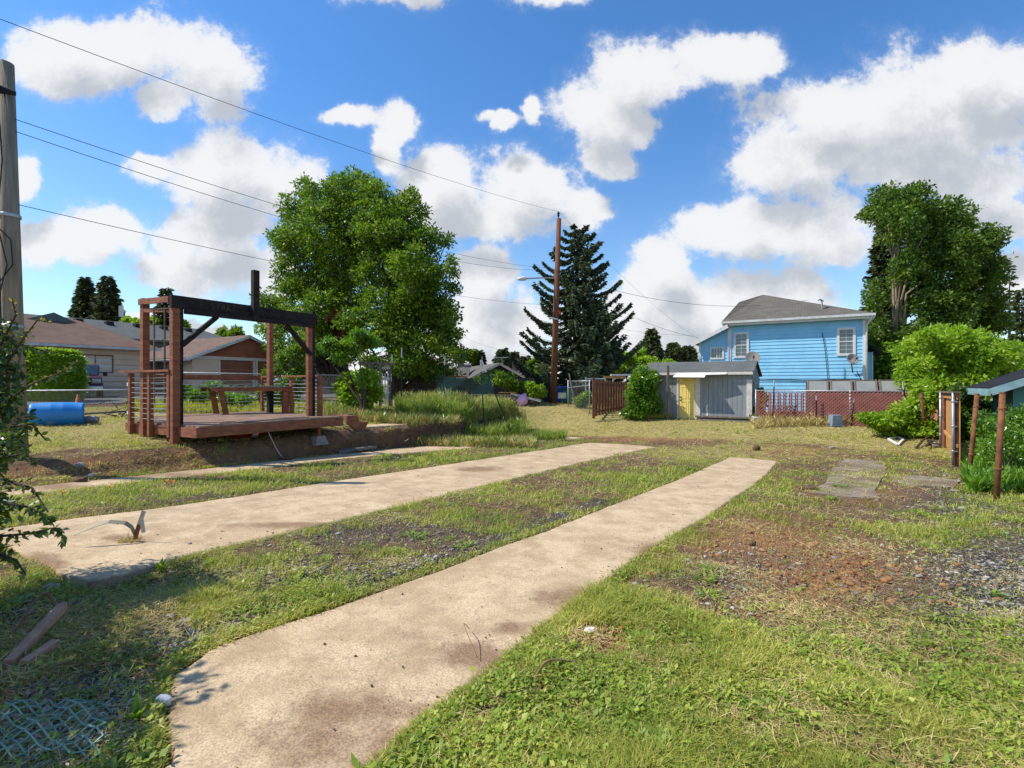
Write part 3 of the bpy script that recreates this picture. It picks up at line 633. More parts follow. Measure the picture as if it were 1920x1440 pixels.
def region_leaves(n, blobs, shell=.55):
    """points spread through ellipsoids [(c, r3)], weighted by volume"""
    w = np.array([b[1][0]*b[1][1]*b[1][2] for b in blobs])**.75; k = rng.choice(len(blobs), n, p=w/w.sum())
    c = np.array([b[0] for b in blobs])[k]; r = np.array([b[1] for b in blobs])[k]
    d = rdir(n); rad = rng.uniform(shell, 1, n)**.6
    return c+d*r*rad[:, None]*(1+.42*np.abs(rng.normal(0, 1, n)))[:, None], d
def clumps(blobs, per=16, frac=.33, seed=None):
    out = []
    for c, r in blobs:
        c = np.array(c); r = np.array(r, float)
        m = max(4, int(per)); d = rdir(m)
        for q in d:
            rr_ = rng.uniform(.45, 1.0)
            out.append((c+q*r*rr_*(1-frac*.5), r*frac*rng.uniform(.6, 1.25)*np.array([1,1,.75])))
    return out
def foliage(name, parent, blobs, n, size, m, per=16, frac=.33, droop=.1, aspect=.55, label=None, upbias=.35):
    cl = clumps(blobs, per, frac); Pn, d = region_leaves(n, cl, .25)
    D = unit(d*.8+rdir(n)*.8+np.array([[0,0,-droop]])); W = rdir(n)
    nrm = np.cross(D, W); W = np.where((np.abs(nrm[:, 2:3]) < .3)&(rng.random((n,1)) < upbias*2), np.cross(D, [[0,0,1.]])+rdir(n)*.3, W)
    ln = size*rng.uniform(.6, 1.35, n)
    o = npmesh(name, kites(Pn, D, W, ln, ln*aspect, .1), 4, m, parent=parent)
    if label: o['label'] = label
    return o
def pxblobs(lst, t, depth=.8, reps=2):
    """crown lobes given by where they show; depth spreads them in distance"""
    out = []
    for q in lst:
        px, py, r = q[:3]; ry = q[3] if len(q) > 3 else r
        for k in range(reps):
            dt = rng.uniform(-depth, depth)*1.0
            c = pt(px, py, t); w = r*t/F; h = ry*t/F
            # keep apparent place but move in distance
            s = (t+dt)/t; c2 = pt(px, py, t+dt)
            out.append(((c2.x, c2.y, c2.z), (w*s, max(w, .8*w)*s, h*s)))
    return out
def limbs(mb, base, blobs, r0, fork=.45, n=8, jit=.25):
    base = Vector(base)
    zs = [b[0][2] for b in blobs]; top = max(zs)
    cxy = Vector((sum(b[0][0] for b in blobs)/len(blobs), sum(b[0][1] for b in blobs)/len(blobs), 0))
    for b in blobs:
        e = Vector(b[0]); h = base.z+(e.z-base.z)*fork*random.uniform(.5, 1)
        p1 = Vector((base.x+(e.x-base.x)*.12, base.y+(e.y-base.y)*.12, h)); mid = p1.lerp(e, .5)+Vector((random.uniform(-jit,jit),random.uniform(-jit,jit),random.uniform(0,jit)*2))
        mb.tube([base.lerp(p1, .0), base.lerp(p1, .5), p1, mid, e], [r0, r0*.8, r0*.55, r0*.3, r0*.1], 7)
def shrub(name, label, cat, blobs, n, size, m, base, stem_r=.03, per=16, frac=.33, group=None, aspect=.5, stemmat=None, upbias=.35, droop=.1):
    r = root(name, base, label, cat, group)
    foliage('foliage', r, blobs, n, size, m, per, frac, aspect=aspect, upbias=upbias, droop=droop)
    mb = MB(); limbs(mb, base, blobs[:10], stem_r, .3, jit=.1); mb.build('stem', stemmat or M['bark'], r)
    return r
LF = {'maple': leafmat('broad_leaves', [(0.04,0.095,0.012),(0.11,0.20,0.018),(0.28,0.35,0.035)], .35, .45),
      'dark': leafmat('dark_leaves', [(0.035,0.08,0.016),(0.08,0.15,0.02),(0.2,0.28,0.035)], .3, .45),
      'lime': leafmat('lime_leaves', [(0.12,0.22,0.015),(0.24,0.38,0.025),(0.42,0.52,0.06)], .4, .4, .4),
      'laurel': leafmat('laurel_leaves', [(0.05,0.13,0.012),(0.12,0.25,0.018),(0.26,0.38,0.035)], .3, .3, .5),
      'spruce': leafmat('spruce_needles', [(0.035,0.06,0.03),(0.075,0.115,0.06),(0.18,0.21,0.11)], .12, .7),
      'fir': leafmat('fir_needles', [(0.03,0.05,0.018),(0.06,0.085,0.028),(0.13,0.15,0.045)], .12, .7),
      'purple': leafmat('purple_leaves', [(0.05,0.012,0.014),(0.09,0.02,0.02)], .3, .5),
      'holly': leafmat('holly_leaves', [(0.03,0.07,0.02),(0.07,0.135,0.025),(0.2,0.28,0.04)], .2, .35, .5),
      'shoot': leafmat('red_shoots', [(0.22,0.26,0.03),(0.45,0.2,0.06)], .35, .5),
      'silver': leafmat('tall_weed', [(0.12,0.18,0.04),(0.25,0.33,0.06),(0.52,0.52,0.18)], .35, .6)}

def tree(name, label, px_base, t, base_y, blobs, n, size, m, r0, reps=2, depth=2.0, per=16, frac=.33, group=None, bark=None, gbase=None, fork=.45, droop=.1, aspect=.55, cat='tree'):
    bx, by = (px_base-CX)/F*t, t; bz = gbase if gbase is not None else g(bx, by)
    bl = pxblobs(blobs, t, depth, reps); r = root(name, (bx,by,bz), label, cat, group)
    foliage('crown', r, bl, n, size, m, per, frac, droop, aspect)
    mb = MB(); limbs(mb, (bx,by,bz-.1), bl[::2] if len(bl) > 8 else bl, r0, fork); mb.build('trunk', bark or M['bark'], r, smooth=True)
    return r
def conifer(name, label, px, ytop, ybase, half, t, m, n_br=90, leaves=40, group=None, droop=.25, taper=1.0, shape=1.0, leafsz=None, upturn=0.0, x_top=None, thin=1.0, gz=None, asym=None):
    """trunk with whorls of boughs; each bough carries hanging and spreading needle sprays"""
    bx, by = (px-CX)/F*t, t; zt = H-(ytop-CY)/F*t; zb = gz if gz is not None else g(bx, by); z0 = max(zb+.1, H-(ybase-CY)/F*t); W = half*t/F
    xt = bx if x_top is None else (x_top-CX)/F*t
    r = root(name, (bx,by,zb), label, 'tree', group)
    mb = MB(); mb.tube([(bx,by,zb-.1), ((bx+xt)/2,by,(zb+zt)/2), (xt,by,zt)], [W*.09+.08, W*.05+.04, .015], 8)
    Ps = []; Ds = []; Ws = []; Ls = []; Wdt = []
    ls = leafsz or t*.0045+.06
    for i in range(n_br):
        f = (i+random.random())/n_br; z = z0+(zt-z0)*f; L0 = W*(1-f)**shape*random.uniform(.62, 1.08)+.12
        az = i*2.399+random.uniform(-.4, .4); 
        if asym: L0 *= asym(math.cos(az), f)
        cx_ = bx+(xt-bx)*f; q = max(3, int(leaves*(L0/W+.15)))
        s = np.sort(rng.uniform(.05, 1, q))**.8
        dz = -droop*L0*s*(1.2-s)*1.6+upturn*L0*s**2.2
        bxs = cx_+math.cos(az)*L0*s; bys = by+math.sin(az)*L0*s; bzs = z+dz
        if L0 > .5: mb.tube([(cx_,by,z)]+[(float(bxs[j]),float(bys[j]),float(bzs[j])) for j in (q//3, 2*q//3, q-1)], [.035*L0/2+.01,.02,.014,.006], 4)
        side = rng.choice([-1, 1], q); w = .26*L0*(1-s*.75)*rng.uniform(.1, 1, q)*thin
        sx, sy = -math.sin(az), math.cos(az)
        Pq = np.stack([bxs+sx*side*w, bys+sy*side*w, bzs-.05*w-rng.uniform(0, .35, q)*w], 1)
        Dq = np.stack([math.cos(az)*.7+sx*side*.8, math.sin(az)*.7+sy*side*.8, -.25-.5*rng.random(q)+upturn*s], 1)+rng.normal(0, .25, (q, 3))
        Ps.append(Pq); Ds.append(Dq); Ws.append(rdir(q)); k = ls*rng.uniform(.7, 1.6, q); Ls.append(k); Wdt.append(k*.42)
    npmesh('crown', kites(np.concatenate(Ps), np.concatenate(Ds), np.concatenate(Ws), np.concatenate(Ls), np.concatenate(Wdt), .05), 4, m, parent=r)
    mb.build('trunk', M['bark'], r, smooth=True)
    return r

# --- the big broadleaf trees behind the deck
tree('broadleaf_tree', 'big spreading green tree with several trunks, left half of the pair behind the deck', 628, 34, 700,
     [(560,400,40),(600,380,45),(640,365,42),(675,352,38),(700,375,40),(560,450,48),(610,440,60),(660,430,60),(540,520,40),(590,510,55),(640,500,50),(680,480,50),
      (560,570,50),(620,570,50),(545,455,36,20),(522,440,22,12),(580,620,45),(530,600,36),(505,575,32),(510,620,30,22),(570,350,22),(690,340,20,14),(600,650,45,24),(560,650,34,24),(640,670,40,24),(520,650,30,20),(600,590,50),(660,560,45),(490,590,20,18)],
     72000, .21, LF['maple'], .17, 2, 2.6, 30, .22, gbase=.2, fork=.5)
tree('broadleaf_tree', 'big spreading green tree right of the deck, right half of the pair', 742, 31, 700,
     [(720,410,50),(760,390,42),(700,440,50),(745,450,60),(790,450,42),(710,510,55),(765,520,60),(805,520,42),(700,570,42),(750,590,60),(810,590,45),(840,590,26),
      (720,630,45,30),(780,650,55),(830,640,35),(740,680,30,20),(800,690,45,22),(838,450,16),(848,540,20,16),(858,625,16),(770,365,20,12),(660,600,36,26),(680,640,30,24),(760,680,40,30),(850,665,28,26),(700,680,30,22),(825,700,40,20),(845,500,20,24),(790,560,60)],
     76000, .20, LF['maple'], .19, 2, 2.6, 30, .22, gbase=.2, fork=.4)
tree('plum_tree', 'small purple-leaved tree half hidden among the big trees behind the deck', 648, 30, 700, [(640,605,22),(665,640,26),(640,650,20,26)], 5000, .2, LF['purple'], .1, 1, .8, gbase=.3)
# --- right maple with cedar behind it
tree('maple_tree', 'tall dark green maple with pale leaning trunk right of the blue house', 1680, 34, 700,
     [(1655,385,38),(1700,378,40),(1715,362,24,16),(1630,400,20,14),(1690,420,45),(1755,400,36),(1790,420,40),(1740,450,50),(1800,470,52),(1850,450,32),(1845,500,42),
      (1770,520,60),(1700,500,36),(1830,560,52),(1760,590,60),(1720,640,36),(1810,630,55),(1860,600,30),(1868,520,22),(1700,560,30,40),(1690,640,26,40),(1850,660,30),(1640,560,22,40),(1650,620,26,40),(1740,680,50,30),(1800,690,50,26)],
     88000, .22, LF['dark'], .14, 2, 2.2, 28, .23, bark=M['palebark'], gbase=-.3, fork=.8)
conifer('cedar_tree', 'dense dark cedar standing between the blue house and the pale-trunked maple', 1660, 400, 705, 48, 38, LF['fir'], 230, 110, droop=.3, shape=.6, gz=-.3, leafsz=.3)
conifer('cedar_tree', 'low dark green evergreen with tiered boughs just right of the blue house wall', 1662, 640, 740, 32, 33, LF['laurel'], 90, 70, droop=.2, shape=.7, gz=-.3, leafsz=.22)
conifer('fir_tree', 'tall thin fir with a bare spire at the far right behind the maple', 1893, 490, 700, 20, 45, LF['fir'], 46, 40, droop=.3, shape=.7, gz=-.2, leafsz=.3, thin=.6)
conifer('fir_tree', 'dark fir cut by the right edge of the picture', 1916, 540, 700, 24, 42, LF['fir'], 90, 50, droop=.3, shape=.55, gz=-.2, leafsz=.3)
# --- the spruce behind the brown pole
conifer('spruce_tree', 'tall ragged dark spruce with upturned boughs right behind the brown utility pole', 1082, 424, 730, 108, 33, LF['spruce'], 110, 560, droop=.46, shape=.5, upturn=.24, gz=.1, leafsz=.22, thin=.75,
        asym=lambda c, f: (1.0+.25*abs(c)) if random.random() < .75 else 1.1)
conifer('spruce_tree', 'smaller spruce crowding the right side of the tall ragged one', 1120, 560, 735, 55, 31.5, LF['spruce'], 120, 200, droop=.2, shape=.6, upturn=.25, gz=.1, leafsz=.2, thin=.7)
# --- distant trees
for (px, yt, yb, hf, t_, lab) in [(160,519,600,24,75,'dark pointed conifer above the grey roofs, left of the two'), (202,517,600,30,75,'dark pointed conifer above the grey roofs, right of the two with the antenna'),
        (312,540,660,34,60,'ragged dark conifer seen through the deck frame'), (1222,616,690,26,60,'grey-green pointed conifer left of the blue house'), (1262,642,690,22,62,'dark conifer between the pointed one and the blue house, left of two'),
        (1290,648,690,20,62,'dark conifer touching the left wall of the blue house'), (899,657,700,10,70,'thin small conifer beside the house chimney'), (942,654,700,22,70,'bushy dark conifer behind the ridge of the dark house'),
        (985,668,705,20,70,'dark conifer right of the brick chimney'), (964,660,700,6,75,'tiny conifer tip directly above the brick chimney')]:
    conifer('conifer', lab, px, yt, yb, hf, t_, LF['fir'], 90, 60, group='distant conifers above the roofs', droop=.2, shape=.75, gz=0, leafsz=t_*.008, upturn=.1)
for (px, by_, t_, bl, m_, lab) in [(432,700,62,[(420,632,16),(440,628,18,14),(432,640,20)],'maple','round green tree above the brown garage'),
        (280,700,60,[(265,606,20,8),(300,605,20,9),(330,610,20,9),(240,604,14,6)],'lime','long light green tree top behind the grey roofs'),
        (1185,700,42,[(1170,675,20,16),(1195,668,16),(1210,680,20,14),(1160,690,20,14)],'lime','bright green round tree behind the shed'),
        (882,690,70,[(880,668,14,9),(890,672,12,8)],'maple','small green tree beside the chimney with the tall pipe'),
        (1020,690,50,[(1008,690,14,18),(1022,700,14,18),(1012,672,10)],'maple','green leafy tree left of the brown pole'),
        (1240,690,40,[(1235,690,18,9),(1250,685,16,8)],'lime','light green bush top just left of the blue house'),
        (1130,700,50,[(1120,660,30,20)],'dark','dark tree behind the spruce')]:
    tree('broadleaf_tree', lab, px, t_, by_, bl, 7000, t_*.006, LF[m_], .15, 1, 1, gbase=0, group='distant green trees')
for k, (px, w, yt) in enumerate([(700,140,690),(1150,60,690),(1270,60,676),(-60,120,640),(2000,80,660),(880,70,690),(1720,60,650)]):
    pass

# --- laurels on the right, hedge on the left
def pb(lst, t, dep, reps=1): return pxblobs(lst, t, dep, reps)
bx = pt(1790, 740, 21)
shrub('laurel_bush', 'large glossy yellow-green laurel behind the cedar fence panel', 'bush', pb([(1730,665,38),(1720,700,34),(1775,650,36),(1770,695,45),(1820,665,40),(1830,700,40),(1870,670,32),(1890,690,34),(1900,660,22),(1840,640,22),(1760,630,22),(1800,628,18),(1735,635,18),(1745,720,40,22),(1820,724,50,22)], 21, 1.0, 2),
      42000, .19, LF['lime'], (bx.x, bx.y, g(bx.x, bx.y)), .06, 16, .36, aspect=.42)
bx = pt(1690, 790, 19.5)
shrub('laurel_bush', 'low sprawling laurel suckers in front of the red-slatted fence', 'bush', pb([(1720,770,26,30),(1690,780,28,22),(1660,786,28,15),(1632,784,22,9),(1700,803,40,13),(1742,800,22,16),(1740,745,18,30),(1725,735,12,20)], 17.2, .4, 1),
      9000, .16, LF['lime'], (bx.x, bx.y, g(bx.x, bx.y)), .03, 14, .36, aspect=.42)
bx = pt(1890, 900, 9.5)
shrub('green_shrub', 'loose fresh green shrub behind the rusty posts at the right edge', 'bush', pb([(1900,797,36),(1862,808,28),(1910,830,50),(1850,850,26,36),(1890,880,50,40),(1948,780,34),(1840,790,16,30),(1850,900,26,20),(1960,850,60)], 10.5, .7, 2),
      30000, .07, LF['laurel'], (bx.x, bx.y, g(bx.x, bx.y)), .02, 22, .3, aspect=.4)
bx = pt(1815, 830, 17)
shrub('green_shrub', 'dark shaded bush between the cedar fence panel and the teal outbuilding', 'bush', pb([(1812,760,20,26),(1835,770,24,30),(1808,800,18,26),(1835,810,22,26),(1860,780,24,30),(1800,735,14,16)], 16.5, .4, 2),
      11000, .12, LF['dark'], (bx.x, bx.y, g(bx.x, bx.y)), .03, 18, .33, aspect=.5)
# box hedge by the street
hx = [toab(*hitz(60, 775))]
r = root('hedge', (-18.6, 19.9, .5), 'clipped bright green laurel hedge beside the parked truck', 'hedge')
hA, hB = pt(20, 745, 19.5), pt(106, 655, 19.5); n_ = 30000; q = rng.random((n_, 3)); fc = rng.integers(0, 4, n_)
q[fc == 0, 1] = 0; q[fc == 1, 2] = 1; q[fc == 2, 0] = 1; q[:, 0] += rng.normal(0, .012, n_); q[:, 2] += rng.normal(0, .02, n_); q[:, 1] += rng.normal(0, .05, n_)
bmp = .10*(fbm(q[:, 0]*9, q[:, 2]*6, 12, 3)-.5)
Ph = np.stack([hA.x+q[:, 0]*(hB.x-hA.x)-.15*(q[:, 2] > .93), 19.2+q[:, 1]*1.5-bmp*3, hA.z-.1+q[:, 2]*(hB.z-hA.z)+bmp], 1)
Dh = rdir(n_); Dh[:, 2] += .25; Dh[:, 1] -= .5*(fc == 0)
npmesh('foliage', kites(Ph, Dh, rdir(n_), rng.uniform(.08, .17, n_), .065, .1), 4, LF['lime'], parent=r)
mb = MB(); 
for i in range(5): xx = hA.x+.25+i*(hB.x-hA.x-.5)/4; mb.tube([(xx, 20.0, .3), (xx, 20.0, 1.7)], .03, 6)
mb.build('stem', M['bark'], r)
# vines on the shed
bx = pt(1205, 782, 24)
shrub('ivy_bush', 'mound of dark ivy smothering the picket fence left of the shed', 'bush', pb([(1205,720,26,22),(1195,750,24,26),(1215,750,24,30),(1190,775,24,12),(1225,765,18,20),(1200,700,14,14),(1222,710,14)], 24.2, .4, 2),
      17000, .13, LF['laurel'], (bx.x, bx.y, g(bx.x, bx.y)), .03, 18, .33, aspect=.6)
bx = pt(1426, 788, 22)
shrub('climbing_vine', 'light green vine climbing the right end wall of the grey shed', 'vine', pb([(1424,735,7,10),(1428,755,9,14),(1424,775,10,12),(1432,745,6,10),(1420,785,12,6)], 22.4, .2, 1),
      2200, .12, LF['laurel'], (bx.x, bx.y, g(bx.x, bx.y)), .01, 10, .4, aspect=.6)
# garden plants right of the deck
bx = pt(675, 775, 17.5)
shrub('grape_vine', 'bright lime-green leafy vine between the deck and the wooden arbor', 'vine', pb([(660,715,22,20),(690,715,24,22),(655,740,18,20),(675,750,22,22),(700,735,18,18),(640,725,12,14)], 17.5, .4, 2),
      9000, .13, LF['lime'], (bx.x, bx.y, g(bx.x, bx.y)), .03, 16, .36, aspect=.75)
bx = pt(684, 785, 16.5)
shrub('peach_tree', 'small fruit tree with bare twisting upper twigs beside the arbor', 'tree', pb([(625,645,20,16),(655,650,22,16),(690,640,24,16),(640,668,16,10),(600,655,12,8),(672,625,14,10)], 17, .5, 1),
      5000, .17, LF['laurel'], (bx.x, bx.y, g(bx.x, bx.y)), .05, 14, .4, aspect=.3, droop=.6, stemmat=M['bark'])
bx = pt(545, 775, 18)
shrub('sapling', 'thin leafy sapling growing behind the far corner of the deck', 'tree', pb([(530,680,20,24),(555,660,20,22),(545,720,24,26),(505,700,14,16),(560,700,20,20),(540,750,26,16),(500,740,20,16),(575,640,16,14)], 17.5, .4, 1),
      5200, .14, LF['maple'], (bx.x, bx.y, g(bx.x, bx.y)), .04, 14, .4, aspect=.4)
bx = pt(380, 760, 18)
shrub('rose_bush', 'scruffy low bush behind the back railing of the deck', 'bush', pb([(370,745,20,14),(400,735,20,18),(430,745,20,12),(345,735,16,16),(455,748,18,10)], 17.5, .3, 1),
      4200, .12, LF['laurel'], (bx.x, bx.y, g(bx.x, bx.y)), .02, 14, .4, aspect=.5)
for (px, py, bl, lab, m_) in [(960,735,[(945,712,22,16),(925,705,18,12),(965,722,16,12),(905,712,14,8)],'rambling shrub with pale blossoms in front of the dark house','maple'),
        (1003,745,[(1000,728,14,16),(1012,735,12,12),(995,740,12,8)],'bright green bush just left of the brown pole','lime'),
        (1172,760,[(1090,752,10,12),(1100,745,8,8)],'bright weeds inside the wire enclosure by the pole','lime')]:
    bx = pt(px, py+12, 27); shrub('garden_bush', lab, 'bush', pb(bl, 27.5, .5, 1), 4500, .17, LF[m_], (bx.x, bx.y, g(bx.x, bx.y)), .02, 12, .4)

# tall weed bed
def weedbed(px0, px1, t0, t1, n, h0, m, name, label, slant=.5, w=.014):
    u = rng.uniform(px0, px1, n); t = rng.uniform(t0, t1, n); x = (u-CX)/F*t; y = t
    z = Gn(x, y); h = h0*(.35+.65*fbm(x*1.1, y*1.1, 5, 4)*1.6)*rng.uniform(.6, 1.1, n)
    k = 6; X_ = np.repeat(x, k); Y_ = np.repeat(y, k); hh = np.repeat(h, k); f = rng.random(n*k)
    lx = np.repeat(rng.normal(0, .12, n), k); ly = np.repeat(rng.normal(0, .12, n), k)
    Pn = np.stack([X_+lx*f*hh, Y_+ly*f*hh, np.repeat(z, k)+f*hh*.9], 1)
    D = rdir(n*k); D[:, 2] = np.abs(D[:, 2])+.9
    V = kites(Pn, D, rdir(n*k), rng.uniform(.1, .3, n*k), w*1.6)
    return tag(npmesh(name, V, 4, m), label, 'weeds', kind='stuff')
weedbed(750, 985, 18.5, 22, 6000, .8, ST, 'tall_weeds', 'dry yellow stems among the garden bed weeds')
weedbed(745, 985, 17.8, 22, 12000, .78, LF['silver'], 'tall_weeds', 'waist-high feathery green weeds filling the garden bed')
weedbed(985, 1060, 19, 22, 900, .3, LF['silver'], 'tall_weeds', 'knee-high weeds at the foot of the dirt bank')
weedbed(560, 1000, 15.5, 20, 4200, .2, ST, 'dry_grass', 'dry matted grass along the front of the garden bed')
weedbed(560, 1000, 15.5, 21, 2600, .24, LF['laurel'], 'garden_plants', 'low mixed plants along the front of the garden bed')
weedbed(240, 640, 16.2, 19.5, 3500, .22, GR, 'fence_grass', 'rank grass along the chain-link fence behind the deck')
weedbed(1190, 1260, 23.8, 24.4, 300, .1, GR, 'fence_grass', 'grass tufts at the foot of the picket fence')
weedbed(1410, 1790, 20.0, 23.8, 4500, .28, ST, 'dry_grass', 'dry grass tufts along the red-slatted fence')
weedbed(1815, 2000, 8.8, 14, 3500, .25, LF['laurel'], 'tall_weeds', 'knee-high green weeds under the shrub at the right edge', w=.02)
# ------------------------------------------------------------------ deck
def absq(p, q=None): return p
fAB = lambda a, b, z: AB(a, b, z)
def gab(a, b): x, y, _ = AB(a, b); return gn(x, y)
ZD = 0.52
deck = root('deck', AB(7, -11.9, 0.15), 'raised reddish-brown wooden deck with a charred black overhead beam', 'deck')
A0, A1, B0, B1 = 5.36, 8.8, -14.2, -10.15
a1f = lambda b: A1+.5*min(max((B1-b)/4, 0), 1)
a0f = lambda b: A0 if b > -13.0 else 6.1
bd = MB(fAB); nb = 26
for i in range(nb):
    y0 = B0+(B1-B0)*i/nb; bd.box(a0f(y0)-.01+.02*random.random(), a1f(y0)+.02*random.random(), y0+.004, y0+(B1-B0)/nb-.006, ZD-.035, ZD+.004*random.random())
bd.build('floor_boards', M['deckboard'], deck)
ls = MB(fAB)
for i in range(18): 
    aa = A0+.02+random.random()*2.4; bb = B1-.02-random.random()*.5
    ls.box(aa, aa+.25+random.random()*.5, bb-.03, bb, ZD+.008, ZD+.02)
ls.build('splintered_lath', M['greywood'], deck)
fa = MB(fAB); fa.box(A0, A1, B1-.045, B1, ZD-.225, ZD-.037); fa.build('fascia', M['redwood_h'], deck)
fa = MB(fAB); fa.box(A0-.045, A0-.003, -13.0, B1, ZD-.225, ZD-.037); fa.build('fascia', M['redwood_h'], deck)
fa = MB(fAB); fa.beam((A1+.02,B1,ZD-.13),(A1+.52,B0,ZD-.13),.04,.19); fa.box(6.1, A1+.5, B0, B0+.045, ZD-.225, ZD-.037)
for i in range(5): fa.box(A0+.6+i*.6, A0+.64+i*.6, (-12.9 if i < 1 else B0+.05), B1-.05, ZD-.2, ZD-.04)
fa.build('joist', M['redwood_h'], deck)
def post(a, b, z0, z1, w, m, name='post', lean=(0,0), label=None, d=None):
    mb = MB(); p = Vector(AB(a, b, z0)); q = Vector(AB(a+lean[0], b+lean[1], z1)); mb.beam(p, q, w, d or w, up=(S_, C_, 0))
    return mb.build(name, m, deck, bevel=.004, label=label)
gl = lambda a, b: gab(a, b)-.05
post(5.30, -10.9, gl(5.36,-10.9), 3.06, .13, M['redwood'], d=.14)
mb = MB(fAB); mb.box(5.375, 5.44, -10.97, -10.86, ZD, 3.08); mb.build('charred_post_face', M['charwood'], deck)
post(5.3, -12.1, gl(5.3,-12.1), 3.12, .13, M['redwood'])
post(8.42, -10.9, ZD-.2, 3.06, .10, M['redwood'], d=.12)
mb = MB(fAB); mb.box(8.485, 8.56, -10.96, -10.85, ZD, 3.15); mb.build('charred_post_face', M['charwood'], deck)
post(8.84, -13.1, 1.25, 3.02, .13, M['redwood'])
post(8.84, -13.1, ZD-.2, 1.25, .132, M['charwood'], 'post_foot')
def bm(name, p, q, w, h, m, label=None): return MB().beam(AB(*p), AB(*q), w, h).build(name, m, deck, bevel=.004, label=label)
bm('main_beam', (5.2,-10.86,2.95), (8.6,-10.86,2.95), .09, .25, M['charwood'])
bm('ledger', (5.45,-10.82,2.775), (8.45,-10.82,2.775), .11, .09, M['charwood'])
bm('beam_upright', (6.9,-10.76,2.74), (6.9,-10.76,3.86), .11, .14, M['charwood'])
bm('brace', (5.42,-10.88,2.1), (6.1,-10.86,2.74), .09, .09, M['charwood'])
bm('brace', (8.45,-10.88,2.05), (7.75,-10.86,2.74), .09, .09, M['charwood'])
bm('arch_board', (5.22,-10.95,3.0), (5.22,-12.17,3.04), .04, .12, M['redwood_h'])
bm('arch_board', (5.45,-10.98,3.04), (5.4,-12.17,3.08), .04, .09, M['redwood_h'])
bm('arch_board', (5.30,-10.98,2.80), (5.26,-12.03,2.86), .04, .09, M['redwood_h'])
# wire trellis between the end posts
tr = MB(); 
for bb in (-11.2, -11.62): tr.tube([AB(5.26, bb, ZD+.4), AB(5.26, bb, 2.9)], .017, 6)
tr.tube([AB(5.26,-10.98,2.2), AB(5.26,-11.7,2.24)], .012, 6); tr.tube([AB(5.26,-10.98,2.83), AB(5.26,-11.9,2.86)], .012, 6); tr.tube([AB(5.28,-11.1,2.8), AB(5.28,-10.98,2.6)], .012, 6)
tr.build('trellis_rod', M['greywood'], deck)
# end railing
for i, bb in enumerate((-11.0, -11.78, -12.6)): post(5.26, bb, .27, 1.56, .09, M['redwood'], 'railing_post')
bm('top_rail', (5.24,-10.93,1.59), (5.22,-12.95,1.59), .10, .045, M['redwood_h'])
post(5.4, -12.95, gl(5.4,-12.95), 1.55, .09, M['charwood'], 'railing_post', label='charred black railing post with white notches')
nt_ = MB(fAB); nt_.box(5.34, 5.353, -12.99, -12.9, 1.28, 1.36); nt_.build('white_bracket', M['white'], deck); nt_ = MB(fAB); nt_.box(5.34, 5.353, -12.99, -12.9, .66, .74); nt_.build('white_bracket', M['white'], deck)
cb_ = MB(); 
for i in range(9): 
    z = ZD+.1+i*.105; cb_.tube([AB(5.24,-11.0,z), AB(5.24,-11.8,z-.012), AB(5.24,-12.6,z)], .0065, 5)
cb_.build('railing_cable', M['galv'], deck)
# back railing
for aa in (6.2,): post(aa, -14.1, ZD-.2, 1.5, .09, M['redwood'], 'railing_post')
post(9.2, -14.0, ZD-.2, 1.5, .09, M['redwood'], 'railing_post'); post(8.98, -12.35, ZD-.2, 1.5, .09, M['redwood'], 'railing_post'); post(8.62, -10.75, ZD-.02, 1.5, .1, M['redwood'], 'railing_post')
bm('top_rail', (6.1,-14.1,1.50), (9.25,-14.1,1.50), .04, .13, M['redwood_h'])
bm('top_rail', (9.2,-14.0,1.53), (8.68,-10.8,1.53), .10, .04, M['redwood_h'])
cb_ = MB()
for i in range(9):
    z = ZD+.1+i*.1; cb_.tube([AB(6.1,-14.1,z), AB(7.6,-14.1,z-.02), AB(9.2,-14.1,z)], .0065, 5); cb_.tube([AB(9.2,-14.0,z), AB(8.97,-12.4,z), AB(8.66,-10.8,z)], .0065, 5)
cb_.build('railing_cable', M['galv'], deck)
# faded lettering on the beam
lt = MB(lambda s, h, o: AB(5.72+s, -10.813+o, 2.885+h))
def stroke(mb, p, q, w=.018): mb.beam((p[0],p[1],.0), (q[0],q[1],.0), w, .003, up=(0,0,1))
GL = {'T': [((0,1),(1,1)),((.5,0),(.5,1))], 'S': [((1,.9),(.4,1)),((.4,1),(0,.75)),((0,.75),(1,.3)),((1,.3),(.6,0)),((.6,0),(0,.1))], 'A': [((0,0),(.5,1)),((.5,1),(1,0)),((.2,.4),(.8,.4))], 'R': [((0,0),(0,1)),((0,1),(.9,.8)),((.9,.8),(0,.5)),((0,.5),(1,0))]}
s0 = 0
for ch in 'T START':
    for p, q in GL.get(ch, []): stroke(lt, (s0+p[0]*.08, p[1]*.14), (s0+q[0]*.08, q[1]*.14), .014)
    s0 += .115
lt.build('faded_lettering', mat('faded_chalk', (0.075,0.066,0.055), (0.05,0.043,0.038), .95), deck)

